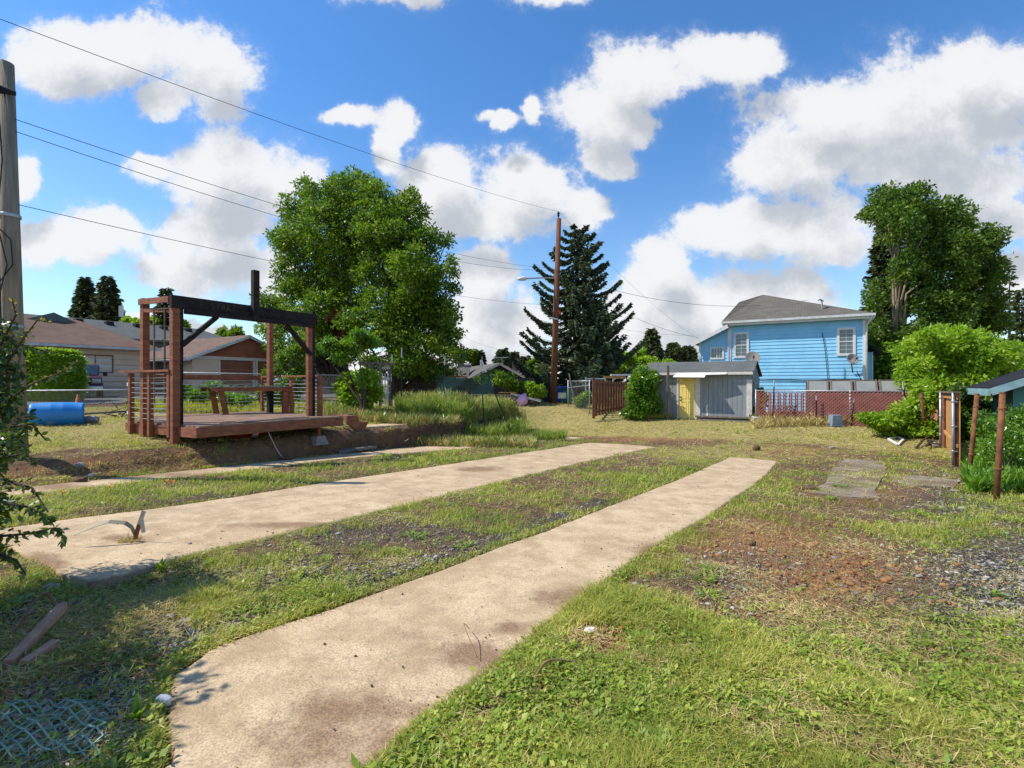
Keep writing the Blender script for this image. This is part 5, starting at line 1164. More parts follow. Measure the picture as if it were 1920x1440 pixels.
zE = 5.1; L0, R0 = (-5.0,.38,zE), (2.75,.38,zE); P1_ = (-4.3,-2.2,6.62); P2_ = (-3.05,-4.0,7.25); P3_ = (-3.05,-5.2,7.25)
poly3(rf, [L0, R0, P2_], .05); poly3(rf, [L0, P2_, P1_], .05)
poly3(rf, [R0, (2.75,-9.4,zE), P3_, P2_], .05); poly3(rf, [(2.75,-9.4,zE),(-5.0,-9.4,zE),P3_], .05); poly3(rf, [(-5.0,-9.4,zE),L0,P1_,P2_,P3_], .05)
roofuv(rf.build('roof', M['shd'], bh_))
MB(fB).box(-5.0,2.75,.38,.5,zE-.12,zE+.01).build('gutter', M['gutter'], bh_); MB(fB).box(-4.95,2.7,.3,.375,zE-.26,zE-.03).build('fascia', M['trim'], bh_)
MB(fB).box(-4.95,2.7,.05,.3,zE-.1,zE-.055).build('soffit', M['trim'], bh_); MB(fB).box(2.35,2.75,-9.3,.37,zE-.2,zE-.06).build('fascia', M['trim'], bh_)
mb = MB(); mb.tube([AB(BA-.44,2.62,zE-.1), AB(BA-.3,2.5,zE-.35), AB(BA-.1,2.38,zE-.6), AB(BA-.1,2.38,-.3)], .045, 8); mb.build('downpipe', M['trim'], bh_, smooth=True)
for (s0, s1, z0, z1) in ((-4.22,-3.62,3.0,4.31), (1.13,1.75,3.0,4.31)): window(bh_, fB, s0, s1, z0, z1, .03, M['trim'], M['pane'], 0, 1, (2,6), .13)
mb = MB(fB); mb.tube([(.3,.07,4.2),(.42,.07,3.4),(.55,.07,1.9),(.6,.07,.6)], .017, 6); mb.tube([(-3.9,.06,1.62),(-2,.06,1.55),(-.2,.06,1.5),(1.1,.06,1.56),(2.2,.06,1.52)], .022, 6)
mb.tube([(1.35,.06,1.55),(1.35,.06,2.2)], .014, 6); mb.tube([(1.9,.3,2.0),(2.1,.08,1.6),(2.25,.08,.9),(2.28,.08,0)], .02, 6); mb.build('wall_cable', M['cable'], bh_)
mb = MB(fB); mb.tube([(.3,-.75,5.3),(.3,-.75,6.12),(.22,-.65,6.2),(.12,-.5,6.12)], .04, 8); mb.lathe([(0,0),(.09,0),(.08,.06),(0,.08)], (.3,-.75,6.1), (0,0,1), 10); mb.build('service_mast', M['galv'], bh_)
mb = MB(fB); mb.box(1.0,2.15,-.02,.06,.85,.98); mb.box(1.0,1.1,-.02,.05,-.3,.85); mb.box(1.95,2.1,-.02,.05,-.3,.85); mb.build('door_trim', M['trim'], bh_)
# lean-to on the left
lw = MB(fB); zl0 = 3.05
lap(lw, -6.3, -4.62, -.3, 4.75, .2, out=.028, zc=lambda z: (-6.3 if z < 4.0 else -6.3+(z-4.0)*2.2, -4.62)); lw.build('siding', M['blue'], bh_)
MB(fB).add([(-6.3,-.06,-.5),(-4.6,-.06,-.5),(-4.6,-.06,4.8),(-6.3,-.06,4.0),(-6.3,-6,-.5),(-4.6,-6,-.5),(-4.6,-6,4.8),(-6.3,-6,4.0)], [(0,1,2,3),(7,6,5,4),(0,3,7,4),(3,2,6,7),(0,4,5,1)]).build('wall', M['blue'], bh_)
rf = MB(fB); poly3(rf, [(-6.75,.4,3.86),(-4.6,.4,4.93),(-4.6,-6.3,4.93),(-6.75,-6.3,3.86)], .06); roofuv(rf.build('roof', M['shd'], bh_))
MB(fB).beam((-6.78,.44,3.74),(-4.62,.44,4.82),.05,.22).build('bargeboard', M['trim'], bh_)
mb = MB(fB); mb.box(-6.38,-6.27,-.02,.05,-.3,3.9); mb.box(-4.68,-4.625,.03,.1,-.3,4.7); mb.build('corner_board', M['trim'], bh_)
window(bh_, fB, -5.62, -5.0, 2.92, 3.5, .03, M['trim'], M['pane'], 1, 0, (4,2), .1)
# porch wing at the right
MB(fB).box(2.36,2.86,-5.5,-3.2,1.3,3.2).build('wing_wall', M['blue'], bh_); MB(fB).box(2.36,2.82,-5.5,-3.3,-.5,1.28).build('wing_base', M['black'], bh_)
rf = MB(fB); poly3(rf, [(2.34,-2.8,4.0),(3.3,-2.8,3.15),(3.3,-5.8,3.15),(2.34,-5.8,4.0)], .12); roofuv(rf.build('wing_roof', M['shk'], bh_)); MB(fB).box(2.86,2.92,-3.24,-3.16,1.3,3.2).build('corner_board', M['trim'], bh_)
# satellite dishes
def dish(label, c, aim, rad, foot):
    c = Vector(c); r = root('satellite_dish', foot, label, 'satellite dish', 'satellite dishes on the blue house side'); aim = Vector(aim).normalized()
    MB().lathe([(0,-.07),(rad*.4,-.06),(rad*.75,-.03),(rad,.02),(rad*1.02,.03),(rad*.98,.035),(rad*.7,-.01),(rad*.4,-.04),(0,-.05)], c, aim, 24).build('reflector', M['galv'] if rad > .4 else M['stone'], r, smooth=True)
    mb = MB(); mb.tube([c-aim*.06, c-aim*.12+Vector((0,0,-.15)), tuple(foot)], .03, 8); mb.build('mount', M['cable'], r)
    e = c+aim*.45-Vector((0,0,rad*.4)); mb = MB(); mb.tube([c-Vector((0,0,rad*.95)), e], .015, 6); mb.lathe([(0,-.05),(.04,-.05),(.045,.05),(0,.06)], e, -aim, 10); mb.build('receiver', M['cable'], r); return r
c = pt(1411, 671, 25.2); dish('larger grey satellite dish standing above the right end of the shed roof', c, (-.25,-.8,.35), .34, (c.x+.02,c.y+.15,c.z-.7))
c = pt(1600, 673, 28.0); c.x -= .05; dish('smaller pale satellite dish mounted low under the right-hand window of the blue house', c, (-.1,-.95,.3), .3, AB(33.92,1.75,c.z-.75))

# ------------------------------------------------------------------ shed
M['shedgrey'] = mat('grey_board_siding', (0.27,0.295,0.31), (0.22,0.245,0.26), .8, 3, (4,4,.5), .25, c3=(0.36,0.37,0.38), f3=(.66,.74)); M['yellow'] = mat('yellow_door_paint', (0.82,0.64,0.2), (0.75,0.57,0.17), .55, 3, bump=.08)
SA = 24.6; fS = lambda s, o, z: AB(SA-o, s, z); gz = -.33
sh = root('shed', AB(SA+1.8, -4.6, gz), 'long grey board shed with a yellow door and a white awning strip', 'shed')
mb = MB(fS); s = -7.2
while s < -2.5:
    if not (-5.55 < s < -4.75): mb.box(s+.006, min(s+.2,-2.42)-.006, 0, .022, gz+.05, 1.80)
    s += .2
mb.build('siding', M['shedgrey'], sh)
mb = MB(fS); mb.box(-7.2,-5.58,-.08,-.001,gz,1.8); mb.box(-4.72,-2.42,-.08,-.001,gz,1.8); mb.box(-5.58,-4.72,-.08,-.03,1.7,1.8); mb.box(-7.2,-2.42,-3.6,-3.5,gz,1.8); mb.box(-7.2,-7.1,-3.5,-.08,gz,1.8)
mb.add([(-2.5,0,gz),(-2.5,0,1.8),(-2.5,-1.3,2.3),(-2.5,-3.6,1.6),(-2.5,-3.6,gz),(-2.42,0,gz),(-2.42,0,1.8),(-2.42,-1.3,2.3),(-2.42,-3.6,1.6),(-2.42,-3.6,gz)], [(0,1,2,3,4),(9,8,7,6,5),(0,5,6,1),(1,6,7,2),(2,7,8,3),(3,8,9,4)])
mb.build('wall', M['shedgrey'], sh)
rf = MB(fS); poly3(rf, [(-7.3,.2,1.86),(-2.3,.2,1.86),(-2.3,-1.3,2.38),(-7.3,-1.3,2.38)], .045); poly3(rf, [(-7.3,-1.3,2.38),(-2.3,-1.3,2.38),(-2.3,-3.8,1.7),(-7.3,-3.8,1.7)], .045)
roofuv(rf.build('roof', M['shg'], sh)); MB(fS).box(-7.25,-2.35,.2,.235,1.72,1.84).build('fascia', M['whitewood'], sh)
dr = MB(fS).box(-5.5,-4.8,-.02,.03,gz+.02,1.69).build('door', M['yellow'], sh); mb = MB(fS)
for (z0, z1) in ((gz+.22,gz+.82),(gz+.95,gz+1.5),(gz+1.6,gz+1.85)):
    for (a, b) in ((-5.4,-5.19),(-5.11,-4.9)):
        for q in ((a,b,z0,z0+.02),(a,b,z1-.02,z1),(a,a+.02,z0,z1),(b-.02,b,z0,z1)): mb.box(q[0],q[1],.03,.042,q[2],q[3])
mb.build('panel_moulding', M['yellow'], dr); mb = MB(fS)
for z in (gz+.88,gz+1.02): mb.lathe([(0,0),(.03,.0),(.035,.05),(0,.06)], (-5.43,.03,z), (0,1,0), 10)
mb.build('knob', M['black'], dr)
mb = MB(fS); mb.box(-4.78,-4.56,.023,.06,gz,1.66); mb.box(-5.6,-5.52,.023,.06,gz,1.7); mb.build('door_frame', M['whitewood'], sh)
mb = MB(fS); mb.box(-2.62,-2.40,.026,.06,gz+.05,1.5); mb.build('corner_board', M['whitewood'], sh)
mb = MB(fS); poly3(mb, [(-5.62,.75,1.62),(-4.25,.75,1.60),(-4.25,.15,1.84),(-5.62,.15,1.84)], .02); poly3(mb, [(-4.24,.5,1.72),(-3.4,.42,1.74),(-3.4,.15,1.83),(-4.24,.15,1.83)], .02); mb.build('awning', M['white'], sh)
mb = MB(fS); mb.box(-4.75,-2.35,.03,.28,gz+.12,gz+.19); mb.box(-4.7,-2.3,.1,.32,gz-.02,gz+.05); mb.box(-4.4,-2.2,.33,.6,gz-.04,gz+.02); mb.build('skirt_board', M['greywood'], sh)
mb = MB(fS); 
for i in range(14): 
    a_ = random.uniform(0,6.28); c0 = (-4.3+random.random()*.06, .024, gz+.15+random.random()*.45); mb.beam(c0, (c0[0]+.02,.0245,c0[2]+.12), .04, .003, up=(0,1,0))
mb.build('bare_patch', M['white'], sh)
c = zero(24.0, -5.85); tag(MB().beam(c, (c[0]-.03,c[1],2.15), .1, .09, up=(0,1,0)).build('old_post', M['greywood'], None, origin=c), 'split weathered post standing beside the yellow shed door', 'post')
wm_ = root('wind_ornament', AB(24.5,-2.2,.9), 'small metal ornament on the end wall of the shed', 'ornament'); fE = lambda s, o, z: AB(s, -2.42+o, z)
mb = MB(fE)
for i in range(9): a_ = i*.7; mb.beam((25.5,.04,1.35), (25.5+.16*math.cos(a_),.05,1.35+.16*math.sin(a_)), .05, .012, up=(0,1,0))
for i in range(5): mb.beam((25.5+random.uniform(-.1,.1),.05,1.1-.08*i), (25.55+random.uniform(-.1,.1),.06,1.05-.08*i), .04, .012, up=(0,1,0))
mb.build('blade', M['galv'], wm_)

# ------------------------------------------------------------------ red-slatted fence and the yard in front of it
M['redslat'] = mat('red_plastic_slats', (0.32,0.085,0.07), (0.22,0.055,0.047), .6, 4, bump=.1)
fr_ = chain('slatted_chain_link_fence', 'chain-link fence woven with red-brown slats below the blue house', AB(24,-2.2), AB(24,4.5), -.4, 1.03, cell=.13, r=.008, posts=[0,3.35,6.6], wm=mat('plastic_coated_wire', (0.42,0.17,0.13), (0.3,0.11,0.09), .6))
mb = MB(lambda s, o, z: AB(24.02+o, s, z)); s = -2.15
while s < 4.45: 
    if s > -.1 or int(s*100) % 3: mb.box(s, s+.052, .012, .02, -.36+.02*random.random(), .97-.05*random.random())
    s += .07
mb.build('slats', M['redslat'], fr_)
tag(MB().beam(AB(23.9,3.2,.93), AB(23.9,4.6,.88), .03, .05).build('white_rail', M['white'], None, origin=AB(23.9,5.3,.9)), 'white rail leaning along the top of the red-slatted fence', 'rail')
# cold frame
cf = root('cold_frame', AB(27.5,1.0,-.3), 'row of four old glazed sashes leaning behind the red-slatted fence', 'cold frame'); fC = lambda s, o, z: AB(26.2+o, s, z)
sw = mat('sash_wood', (0.16,0.13,0.11), (0.1,0.08,0.07), .85); sg = glassmat('dusty_glass', (0.27,0.27,0.24), .35)
for i in range(4):
    s0, s1 = -.35+i*.88, -.35+(i+1)*.88-.06; mb = MB(fC)
    A_ = lambda s, k: (s, .05+.5*k, .98+.5*k)
    for p, q in ((A_(s0+.03,0),A_(s0+.03,1)),(A_(s1-.03,0),A_(s1-.03,1)),(A_(s0,0.03),A_(s1,0.03)),(A_(s0,.97),A_(s1,.97))): mb.beam(p, q, .07, .05)
    fr = mb.build('sash', sw, cf); mb = MB(fC); poly3(mb, [A_(s0+.06,.06),A_(s1-.06,.06),A_(s1-.06,.94),A_(s0+.06,.94)], .01); mb.build('pane', sg, fr)
MB(fC).box(-.4,3.2,.6,.66,-.5,1.4).build('back_board', sw, cf); MB(fC).box(-.4,3.2,-.06,.0,-.5,.93).build('front_board', sw, cf)
# T-posts
def tpost(px, pyt, pyb, t, lean, label, white=True, group='steel T-posts in the yard'):
    b = pt(px, pyb, t); b.z = gn(b.x, b.y)-.1; q = pt(px+lean, pyt, t); r = root('steel_post', tuple(b), label, 'post', group)
    d = (q-b); MB().beam(b, b+d*(.86 if white else 1), .045, .012, up=(0,1,0)).beam(b+Vector((0,.02,0)), b+d*(.86 if white else 1)+Vector((0,.02,0)), .012, .04, up=(0,1,0)).build('shaft', M['darkgreenmetal'], r)
    if white: MB().beam(b+d*.86, q, .045, .014, up=(0,1,0)).beam(b+d*.86+Vector((0,.02,0)), q+Vector((0,.02,0)), .012, .04, up=(0,1,0)).build('tip', M['white'], r)
    return r
for a in ((1448,712,797,21,4,'white-tipped green steel post beside the right end of the shed'), (1530,742,802,20.5,1,'short white-tipped steel post before the middle of the red-slatted fence'),
          (1595,747,803,20,7,'white-tipped steel post leaning right, just right of the upturned grey tub'), (1706,716,812,18,-13,'tall white-tipped steel post leaning left by the laurel suckers'),
          (1633,743,790,22.5,0,'white-tipped steel post standing behind the red-slatted fence'), (832,668,765,19.5,2,'white-tipped steel post on the left of the weed bed, holding netting'),
          (910,675,772,18.5,-9,'white-tipped steel post leaning in the middle of the weed bed'), (753,652,770,20,0,'tall white-tipped steel post in front of the big tree trunk'),
          (968,675,775,18,-65,'dark steel post fallen far to the left over the weeds'), (735,665,700,20,0,'white-tipped post behind the arbor')): tpost(*a)
line(pt(905,700,19), pt(1000,718,22), .05, .01, 'thin dark wire strung over the weed bed', 'garden_wire')
# buckets, tub, box
c = zero(23.2,-2.15); bk = root('bucket', c, 'dirty white bucket at the right corner of the shed', 'bucket')
MB().lathe([(0,0),(.13,0),(.16,.3),(.17,.31),(.165,.33),(.14,.32),(.12,.03),(0,.02)], c, (.1,0,1), 20).build('body', M['white'], bk, smooth=True); MB().tube([(c[0]-.16,c[1],c[2]+.3),(c[0],c[1]-.18,c[2]+.2),(c[0]+.17,c[1],c[2]+.3)], .006, 5).build('handle', M['galv'], bk)
c = pt(1566, 802, 20); c = Vector((c.x,c.y,gn(c.x,c.y))); tg = mat('grey_plastic', (0.2,0.25,0.3), (0.15,0.19,0.23), .6, bump=.1)
tu = root('plastic_tub', tuple(c), 'upturned blue-grey plastic tub in front of the red-slatted fence', 'tub')
def frustum(mb, c, w0, d0, w1, d1, h):
    x,y,z=c; mb.add([(x-w0,y-d0,z),(x+w0,y-d0,z),(x+w0,y+d0,z),(x-w0,y+d0,z),(x-w1,y-d1,z+h),(x+w1,y-d1,z+h),(x+w1,y+d1,z+h),(x-w1,y+d1,z+h)], [(0,3,2,1),(4,5,6,7),(0,1,5,4),(1,2,6,5),(2,3,7,6),(3,0,4,7)]); return mb
frustum(MB(), (c.x,c.y,c.z+.05), .23,.17,.18,.13,.4).build('body', tg, tu, bevel=.02); MB().box(c.x-.26,c.x+.26,c.y-.2,c.y+.2,c.z+.01,c.z+.055).build('rim', tg, tu, bevel=.01)
c = pt(1480, 796, 22); z_ = gn(c.x, c.y); bxr = root('wooden_planter', (c.x,c.y,z_), 'dark red-brown planter box of dead stalks before the slatted fence', 'planter')
MB().box(c.x-.55,c.x+.5,c.y-.3,c.y+.3,z_,z_+.48).build('box', M['brownpicket'], bxr, bevel=.01); mb = MB()
for i in range(50): x=c.x+random.uniform(-.6,.4); y=c.y+random.uniform(-.2,.2); mb.tube([(x,y,z_+.45),(x+random.uniform(-.2,.2),y,z_+.6+random.random()*.2),(x+random.uniform(-.35,.35),y,z_+.5+random.random()*.3)], .008, 3)
mb.build('dead_stalk', M['bark'], bxr)
c = pt(1545, 797, 20.6); c.z = gn(c.x,c.y)+.16; mb = MB()
for k in range(4): mb.tube([(c.x+(.16-.01*k)*math.cos(a*.5), c.y+.02*k, c.z+(.16-.01*k)*math.sin(a*.5)) for a in range(14)], .007, 4)
tag(mb.build('wire_coil', M['rust'], None, origin=tuple(c)), 'coil of rusty wire leaning left of the grey tub', 'wire coil')
mb = MB(); c0 = hitz(1668,826); c1 = hitz(1690,833); 
P_ = [Vector((*hitz(x,y),0)) for x,y in ((1666,827),(1682,821),(1694,826),(1684,836))]
for p in P_: p.z = gn(p.x,p.y)+.05
for i in range(4): mb.beam(P_[i], P_[(i+1)%4], .06, .05)
tag(mb.build('broken_frame', M['white'], None, origin=tuple(P_[0])), 'broken white frame lying in the dry grass on the right', 'frame')
mb = MB()
for (a, b) in (((1718,842),(1742,826)),((1735,838),(1762,842)),((1740,828),(1758,840)),((1750,830),(1735,845))):
    p = Vector((*hitz(*a),0)); q = Vector((*hitz(*b),0)); p.z = gn(p.x,p.y)+.04; q.z = gn(q.x,q.y)+.15; mb.tube([p, p.lerp(q,.5)+Vector((0,0,.05)), q], [.04,.03,.015], 6)
tag(mb.build('dead_branches', M['bark'], None, origin=tuple(p)), 'pile of broken branches at the foot of the cedar fence panel', 'branches')
for (px, py, r, lab) in ((1755,838,(.16,.12,.1),'grey rock in the branch pile by the cedar panel'),):
    stone(px, py, r, lab)

# ------------------------------------------------------------------ cedar fence panel with its steel posts, rusty posts
f1, f2, f3 = pt(1744.5,735,18.6), pt(1764,735,15.4), pt(1787,736,13.2)
cp = root('cedar_fence', (f2.x,f2.y,g(f2.x,f2.y)), 'cedar board fence panel held by three galvanised posts on the right', 'fence')
def fp(k, z, off=0):    # along the panel, k from 0 (far) to 1 (near)
    p = f1.lerp(f3, k); d = (f3-f1); n = Vector((-d.y, d.x, 0)).normalized(); return Vector((p.x+n.x*off, p.y+n.y*off, z))
zg0, zg1 = g(f1.x,f1.y), g(f3.x,f3.y); zgk = lambda k: zg0+(zg1-zg0)*k
sgn_ = -.12 if (Vector((-(f3-f1).y,(f3-f1).x)).x < 0) else .12
nb_ = 44
mb = MB()
for i in range(nb_):
    k0, k1 = i/nb_+.0015, (i+1)/nb_-.0015; zt_ = f1.z+(f3.z-f1.z)*k0-.03+random.uniform(-.01,.01); zb_ = zgk(k0)+.03
    for o in (sgn_,): 
        a, b, a2, b2 = fp(k0,0,o), fp(k1,0,o), fp(k0,0,o*1.2), fp(k1,0,o*1.2)
        mb.add([(a.x,a.y,zb_),(b.x,b.y,zb_),(b.x,b.y,zt_),(a.x,a.y,zt_),(a2.x,a2.y,zb_),(b2.x,b2.y,zb_),(b2.x,b2.y,zt_),(a2.x,a2.y,zt_)], [(0,1,2,3),(7,6,5,4),(0,4,5,1),(3,2,6,7),(0,3,7,4),(1,5,6,2)])
mb.build('board', M['newwood'], cp)
for zf_ in (.28, .93): MB().beam(fp(0,zg0+(f1.z-zg0)*zf_,sgn_*.7), fp(1,zg1+(f3.z-zg1)*zf_,sgn_*.7), .04, .09).build('rail', M['newwood'], cp)
MB().beam(fp(-.03,f1.z+.01,sgn_*.5), fp(1.02,f3.z+.01,sgn_*.5), .14, .035).build('cap_board', M['greywood'], cp)
for k in (0, .53, 1): 
    p = fp(k,0); MB().tube([(p.x,p.y,zgk(k)-.2),(p.x,p.y,f1.z+(f3.z-f1.z)*k)], .032, 12).build('steel_post', M['galv'], cp, smooth=True)
    mb = MB()
    for zf_ in (.2,.55,.9): z=zgk(k)+(f1.z-zgk(k))*zf_; mb.lathe([(.036,0),(.042,.01),(.042,.05),(.036,.06)], (p.x,p.y,z), n=12); mb.beam((p.x,p.y,z+.03), tuple(fp(k,z+.03,sgn_*.7)), .02, .03)
    mb.build('bracket', M['galv'], cp)
for k in (.55, 1.0): MB().beam(fp(k-.01,zgk(k),sgn_*.62), fp(k-.01,f1.z,sgn_*.62), .045, .09, up=(0,1,0)).build('batten', M['rust'], cp)
def pipe(pxb, pyb, pxt, pyt, t, r, m, label):
    b, q = pt(pxb,pyb,t), pt(pxt,pyt,t); b.z -= .15; ro = root('rusty_post', tuple(b), label, 'post', 'rusty steel posts at the right edge')
    MB().tube([b, q], r, 14).build('shaft', m, ro, smooth=True); d = (q-b).normalized()
    for f in (.35,.86): mb = MB(); c = b.lerp(q,f); mb.lathe([(r*1.02,0),(r*1.22,.008),(r*1.22,.035),(r*1.02,.045)], c, d, 14); mb.box(c.x+r*.9,c.x+r+.05,c.y-.01,c.y+.01,c.z,c.z+.04); mb.build('clamp', m, ro)
    MB().lathe([(r*.99,0),(r*1.05,.0),(r*1.05,.02),(0,.025)], q, d, 14).build('cap', m, ro)
pipe(1815,902,1832,740,10.4,.04,M['rust'],'thinner rusty pipe post leaning right, left of the two'); pipe(1867,942,1880,738,8.0,.041,M['rust'],'thicker rusty pipe post nearest the right edge')
pipe(1734,800,1727,738,17,.045,M['polewood'],'short dark brown post half inside the laurel'); pipe(1895,978,1893,952,7.6,.012,M['bark'],'thin dark stub sticking out of the ground at the far right')
# teal outbuilding
tl = root('outbuilding', tuple(pt(1905,790,14.5)), 'teal-green outbuilding corner with a black low-pitched roof at the right edge', 'outbuilding')
c0 = pt(1836,700,16); c1 = pt(1836,700,16)+Vector((4.5,-2.0,0)); zb_ = -.5
M['teal'] = mat('teal_siding', (0.10,0.26,0.245), (0.085,0.225,0.21), .7, 1.5)
dv = Vector((C_,-S_,0)); dn_ = Vector((S_,C_,0)); o_ = Vector((13.1,14.0,0))+dv*.55-Vector((0,0,0))-dn_*(-.45)
fO = lambda s, o, z: tuple(o_+dv*s-dn_*o+Vector((0,0,z)))
MB(fO).add([(0,0,-.7),(6,0,-.7),(6,0,1.45),(3,0,2.6),(0,0,1.35),(0,-1.9,-.7),(6,-1.9,-.7),(6,-1.9,1.45),(3,-1.9,2.6),(0,-1.9,1.35)], [(0,1,2,3,4),(9,8,7,6,5),(0,4,9,5),(1,6,7,2)]).build('wall', M['teal'], tl)
rf = MB(fO); poly3(rf, [(-.55,.45,1.22),(3,.45,2.72),(3,-2.2,2.72),(-.55,-2.2,1.22)], .05); poly3(rf, [(6.5,.45,1.22),(3,.45,2.72),(3,-2.2,2.72),(6.5,-2.2,1.22)], .05); roofuv(rf.build('roof', M['shk'], tl))
mb = MB(fO); mb.beam((-.56,.48,1.1),(3,.48,2.6),.04,.19); mb.box(-.63,-.56,-2.2,.46,1.0,1.19); mb.build('fascia', mat('pale_teal_trim', (0.25,0.4,0.42), None, .6), tl)

# ------------------------------------------------------------------ middle distance
pk = root('picket_fence', tuple(pt(1111,782,24.5)), 'reddish-brown picket fence running back from the yard beside the ivy mound', 'fence')
p0_, p1_ = pt(1118,712,24.2), pt(1178,716,28.5); zk0, zk1 = H-(780-CY)/F*24.2, H-(768-CY)/F*28.5
for i in range(13):
    k = i/12; p = p0_.lerp(p1_, k); zb_ = zk0+(zk1-zk0)*k; MB().beam((p.x,p.y,zb_), (p.x,p.y,p.z+random.uniform(-.06,.04)), .15, .025, up=(-.5,.8,0)).build('picket', M['brownpicket'], pk)
for zz in (.12,.88): MB().beam((p0_.x,p0_.y+.06,zk0+(p0_.z-zk0)*zz), (p1_.x,p1_.y+.06,zk1+(p1_.z-zk1)*zz), .04, .09).build('rail', M['brownpicket'], pk)
c = pt(1113,712,24); MB().beam((c.x,c.y,zk0-.1),(c.x,c.y,c.z+.1),.12,.12,up=(0,1,0)).build('post', M['brownpicket'], pk)
e0, e1 = pt(1064,712,27), pt(1107,714,25.2)
enc = chain('wire_enclosure', 'chain-link enclosure panel right of the brown pole', e0, e1, lambda s: .0-.1*s, 1.45, cell=.09, posts=[0,1.9])
MB().beam(pt(1067,700,26.8), pt(1077,755,26.6), .06, .05).build('leaning_stick', M['greywood'], enc)
MB().tube([pt(1066,727,27), pt(1107,722,25.3)], .025, 6).build('mid_rail', M['galv'], enc)
tf = root('canopy_frame', tuple(pt(1140,750,30)), 'dismantled white and tan canopy frames stacked behind the picket fence', 'frame')
MB().beam(pt(1146,703,30), pt(1190,703,30), .3, .1).build('bar', M['white'], tf); MB().beam(pt(1132,707,29.5), pt(1172,708,29.5), .3, .12).build('bar', M['newwood'], tf)
MB().beam(pt(1100,710,29), pt(1135,710,29), .05, .06).build('bar', M['white'], tf)
for px, t_ in ((1098,29),(1150,30),(1186,30),(1135,29.5)): MB().beam(pt(px,707,t_), pt(px,750,t_), .07, .07, up=(0,1,0)).build('leg', M['white'], tf)
c = pt(1050, 752, 30.5); zc = g(c.x,c.y); rb = root('recycling_bin', (c.x,c.y,zc), 'blue wheeled bin behind the brown pole', 'bin')
frustum(MB(), (c.x,c.y,zc+.05), .28,.3,.36,.36,.85).build('body', mat('bin_blue', (0.02,0.09,0.4), None, .5), rb, bevel=.02)
MB().box(c.x-.38,c.x+.38,c.y-.4,c.y+.38,zc+.9,zc+.98).build('lid', mat('bin_lid_blue', (0.04,0.16,0.6), None, .5), rb, bevel=.02)
c = pt(1029, 752, 31); zc = g(c.x,c.y); rb = root('rubbish_bin', (c.x,c.y,zc), 'dark navy bin left of the brown pole', 'bin')
frustum(MB(), (c.x,c.y,zc+.05), .26,.3,.33,.36,.9).build('body', mat('bin_navy', (0.015,0.02,0.035), None, .5), rb, bevel=.02); MB().box(c.x-.36,c.x+.36,c.y-.4,c.y+.38,zc+.95,zc+1.02).build('lid', M['black'], rb, bevel=.02)
c = pt(1066, 752, 30); zc = g(c.x,c.y); rb = root('green_bin', (c.x,c.y,zc), 'green bin inside the wire enclosure', 'bin')
frustum(MB(), (c.x,c.y,zc+.05), .26,.3,.33,.36,.75).build('body', mat('bin_green', (0.02,0.16,0.08), None, .5), rb, bevel=.02); MB().box(c.x-.36,c.x+.36,c.y-.4,c.y+.38,zc+.8,zc+.87).build('lid', M['black'], rb)
c = pt(1054, 742, 28.5); sg_ = root('blank_sign', (c.x,c.y,g(c.x,c.y)), 'small blank cream board on stakes right of the brown pole', 'sign')
MB().box(c.x-.22,c.x+.22,c.y-.01,c.y+.01,c.z-.15,c.z+.17).build('board', mat('cream_board', (0.62,0.62,0.45), None, .7), sg_); MB().box(c.x-.02,c.x+.02,c.y+.012,c.y+.03,g(c.x,c.y)-.1,c.z).build('stake', M['greywood'], sg_)
# parked car behind the enclosure
c = pt(1088, 745, 36); z_ = g(c.x,c.y); car = root('parked_car', (c.x,c.y,z_), 'dark parked car glimpsed through the wire enclosure', 'car'); fK = lambda x, y, z: (c.x+x, c.y+y, z_+z)
prism(MB(fK), [(-1.9,.35),(1.9,.35),(2.0,.75),(1.3,.95),(.8,1.4),(-.7,1.42),(-1.4,.98),(-1.95,.9)], -.8, .8, .12).build('body', mat('car_paint', (0.05,0.06,0.08), None, .25, spec=.7), car, bevel=.05)
mb = MB(fK); mb.box(-.6,-.02,-.815,-.8,1.0,1.32); mb.box(.05,.7,-.815,-.8,1.0,1.32); mb.build('window', M['glass'], car)
for wx in (-1.2,1.25): MB().lathe([(0,-.1),(.3,-.1),(.32,0),(.3,.1),(0,.1)], fK(wx,-.75,.32), (0,1,0), 18).build('wheel', M['tyre'], car)
# rubbish heap with pink bag
c = pt(980,752,27); pb_ = [pt(972,747,27)]; z_ = g(c.x,c.y)
mb = MB(); mb.blob((pt(979,747,27).x,27,z_+.3), (.3,.25,.34), .35, 3); tag(mb.build('pink_bag', mat('pink_plastic', (0.75,0.42,0.62), (0.65,0.33,0.52), .5, 4, bump=.6), None, origin=(c.x,27,z_), smooth=True), 'full pink plastic bag on the junk heap', 'bag')
for (a, b, w, h, m_, lab) in (((958,738),(1014,752),.2,.12,'whitewood','long white board slanting across the junk heap'), ((935,736),(968,736),.08,.05,'newwood','thin orange-brown plank on top of the junk heap'), ((940,742),(962,752),.25,.12,'greywood','grey board at the left of the junk heap')):
    tag(MB().beam(pt(*a,27.3), pt(*b,27.1), w, h).build('board', M[m_], None, origin=tuple(pt(*b,27.1))), lab, 'board', 'boards thrown on the junk heap')
mb = MB()
for i in range(14): p = pt(random.uniform(945,1012), random.uniform(744,753), 27.4); mb.blob((p.x,p.y,p.z-.05), (random.uniform(.1,.3),.2,random.uniform(.06,.2)), .5, 2)
tag(mb.build('junk_heap', mat('junk_mixed', (0.35,0.27,0.2), (0.1,0.07,0.06), .9, 1.5), None, origin=(c.x,c.y,z_)), 'low heap of mixed junk and rubble beneath the pink bag', 'junk heap')
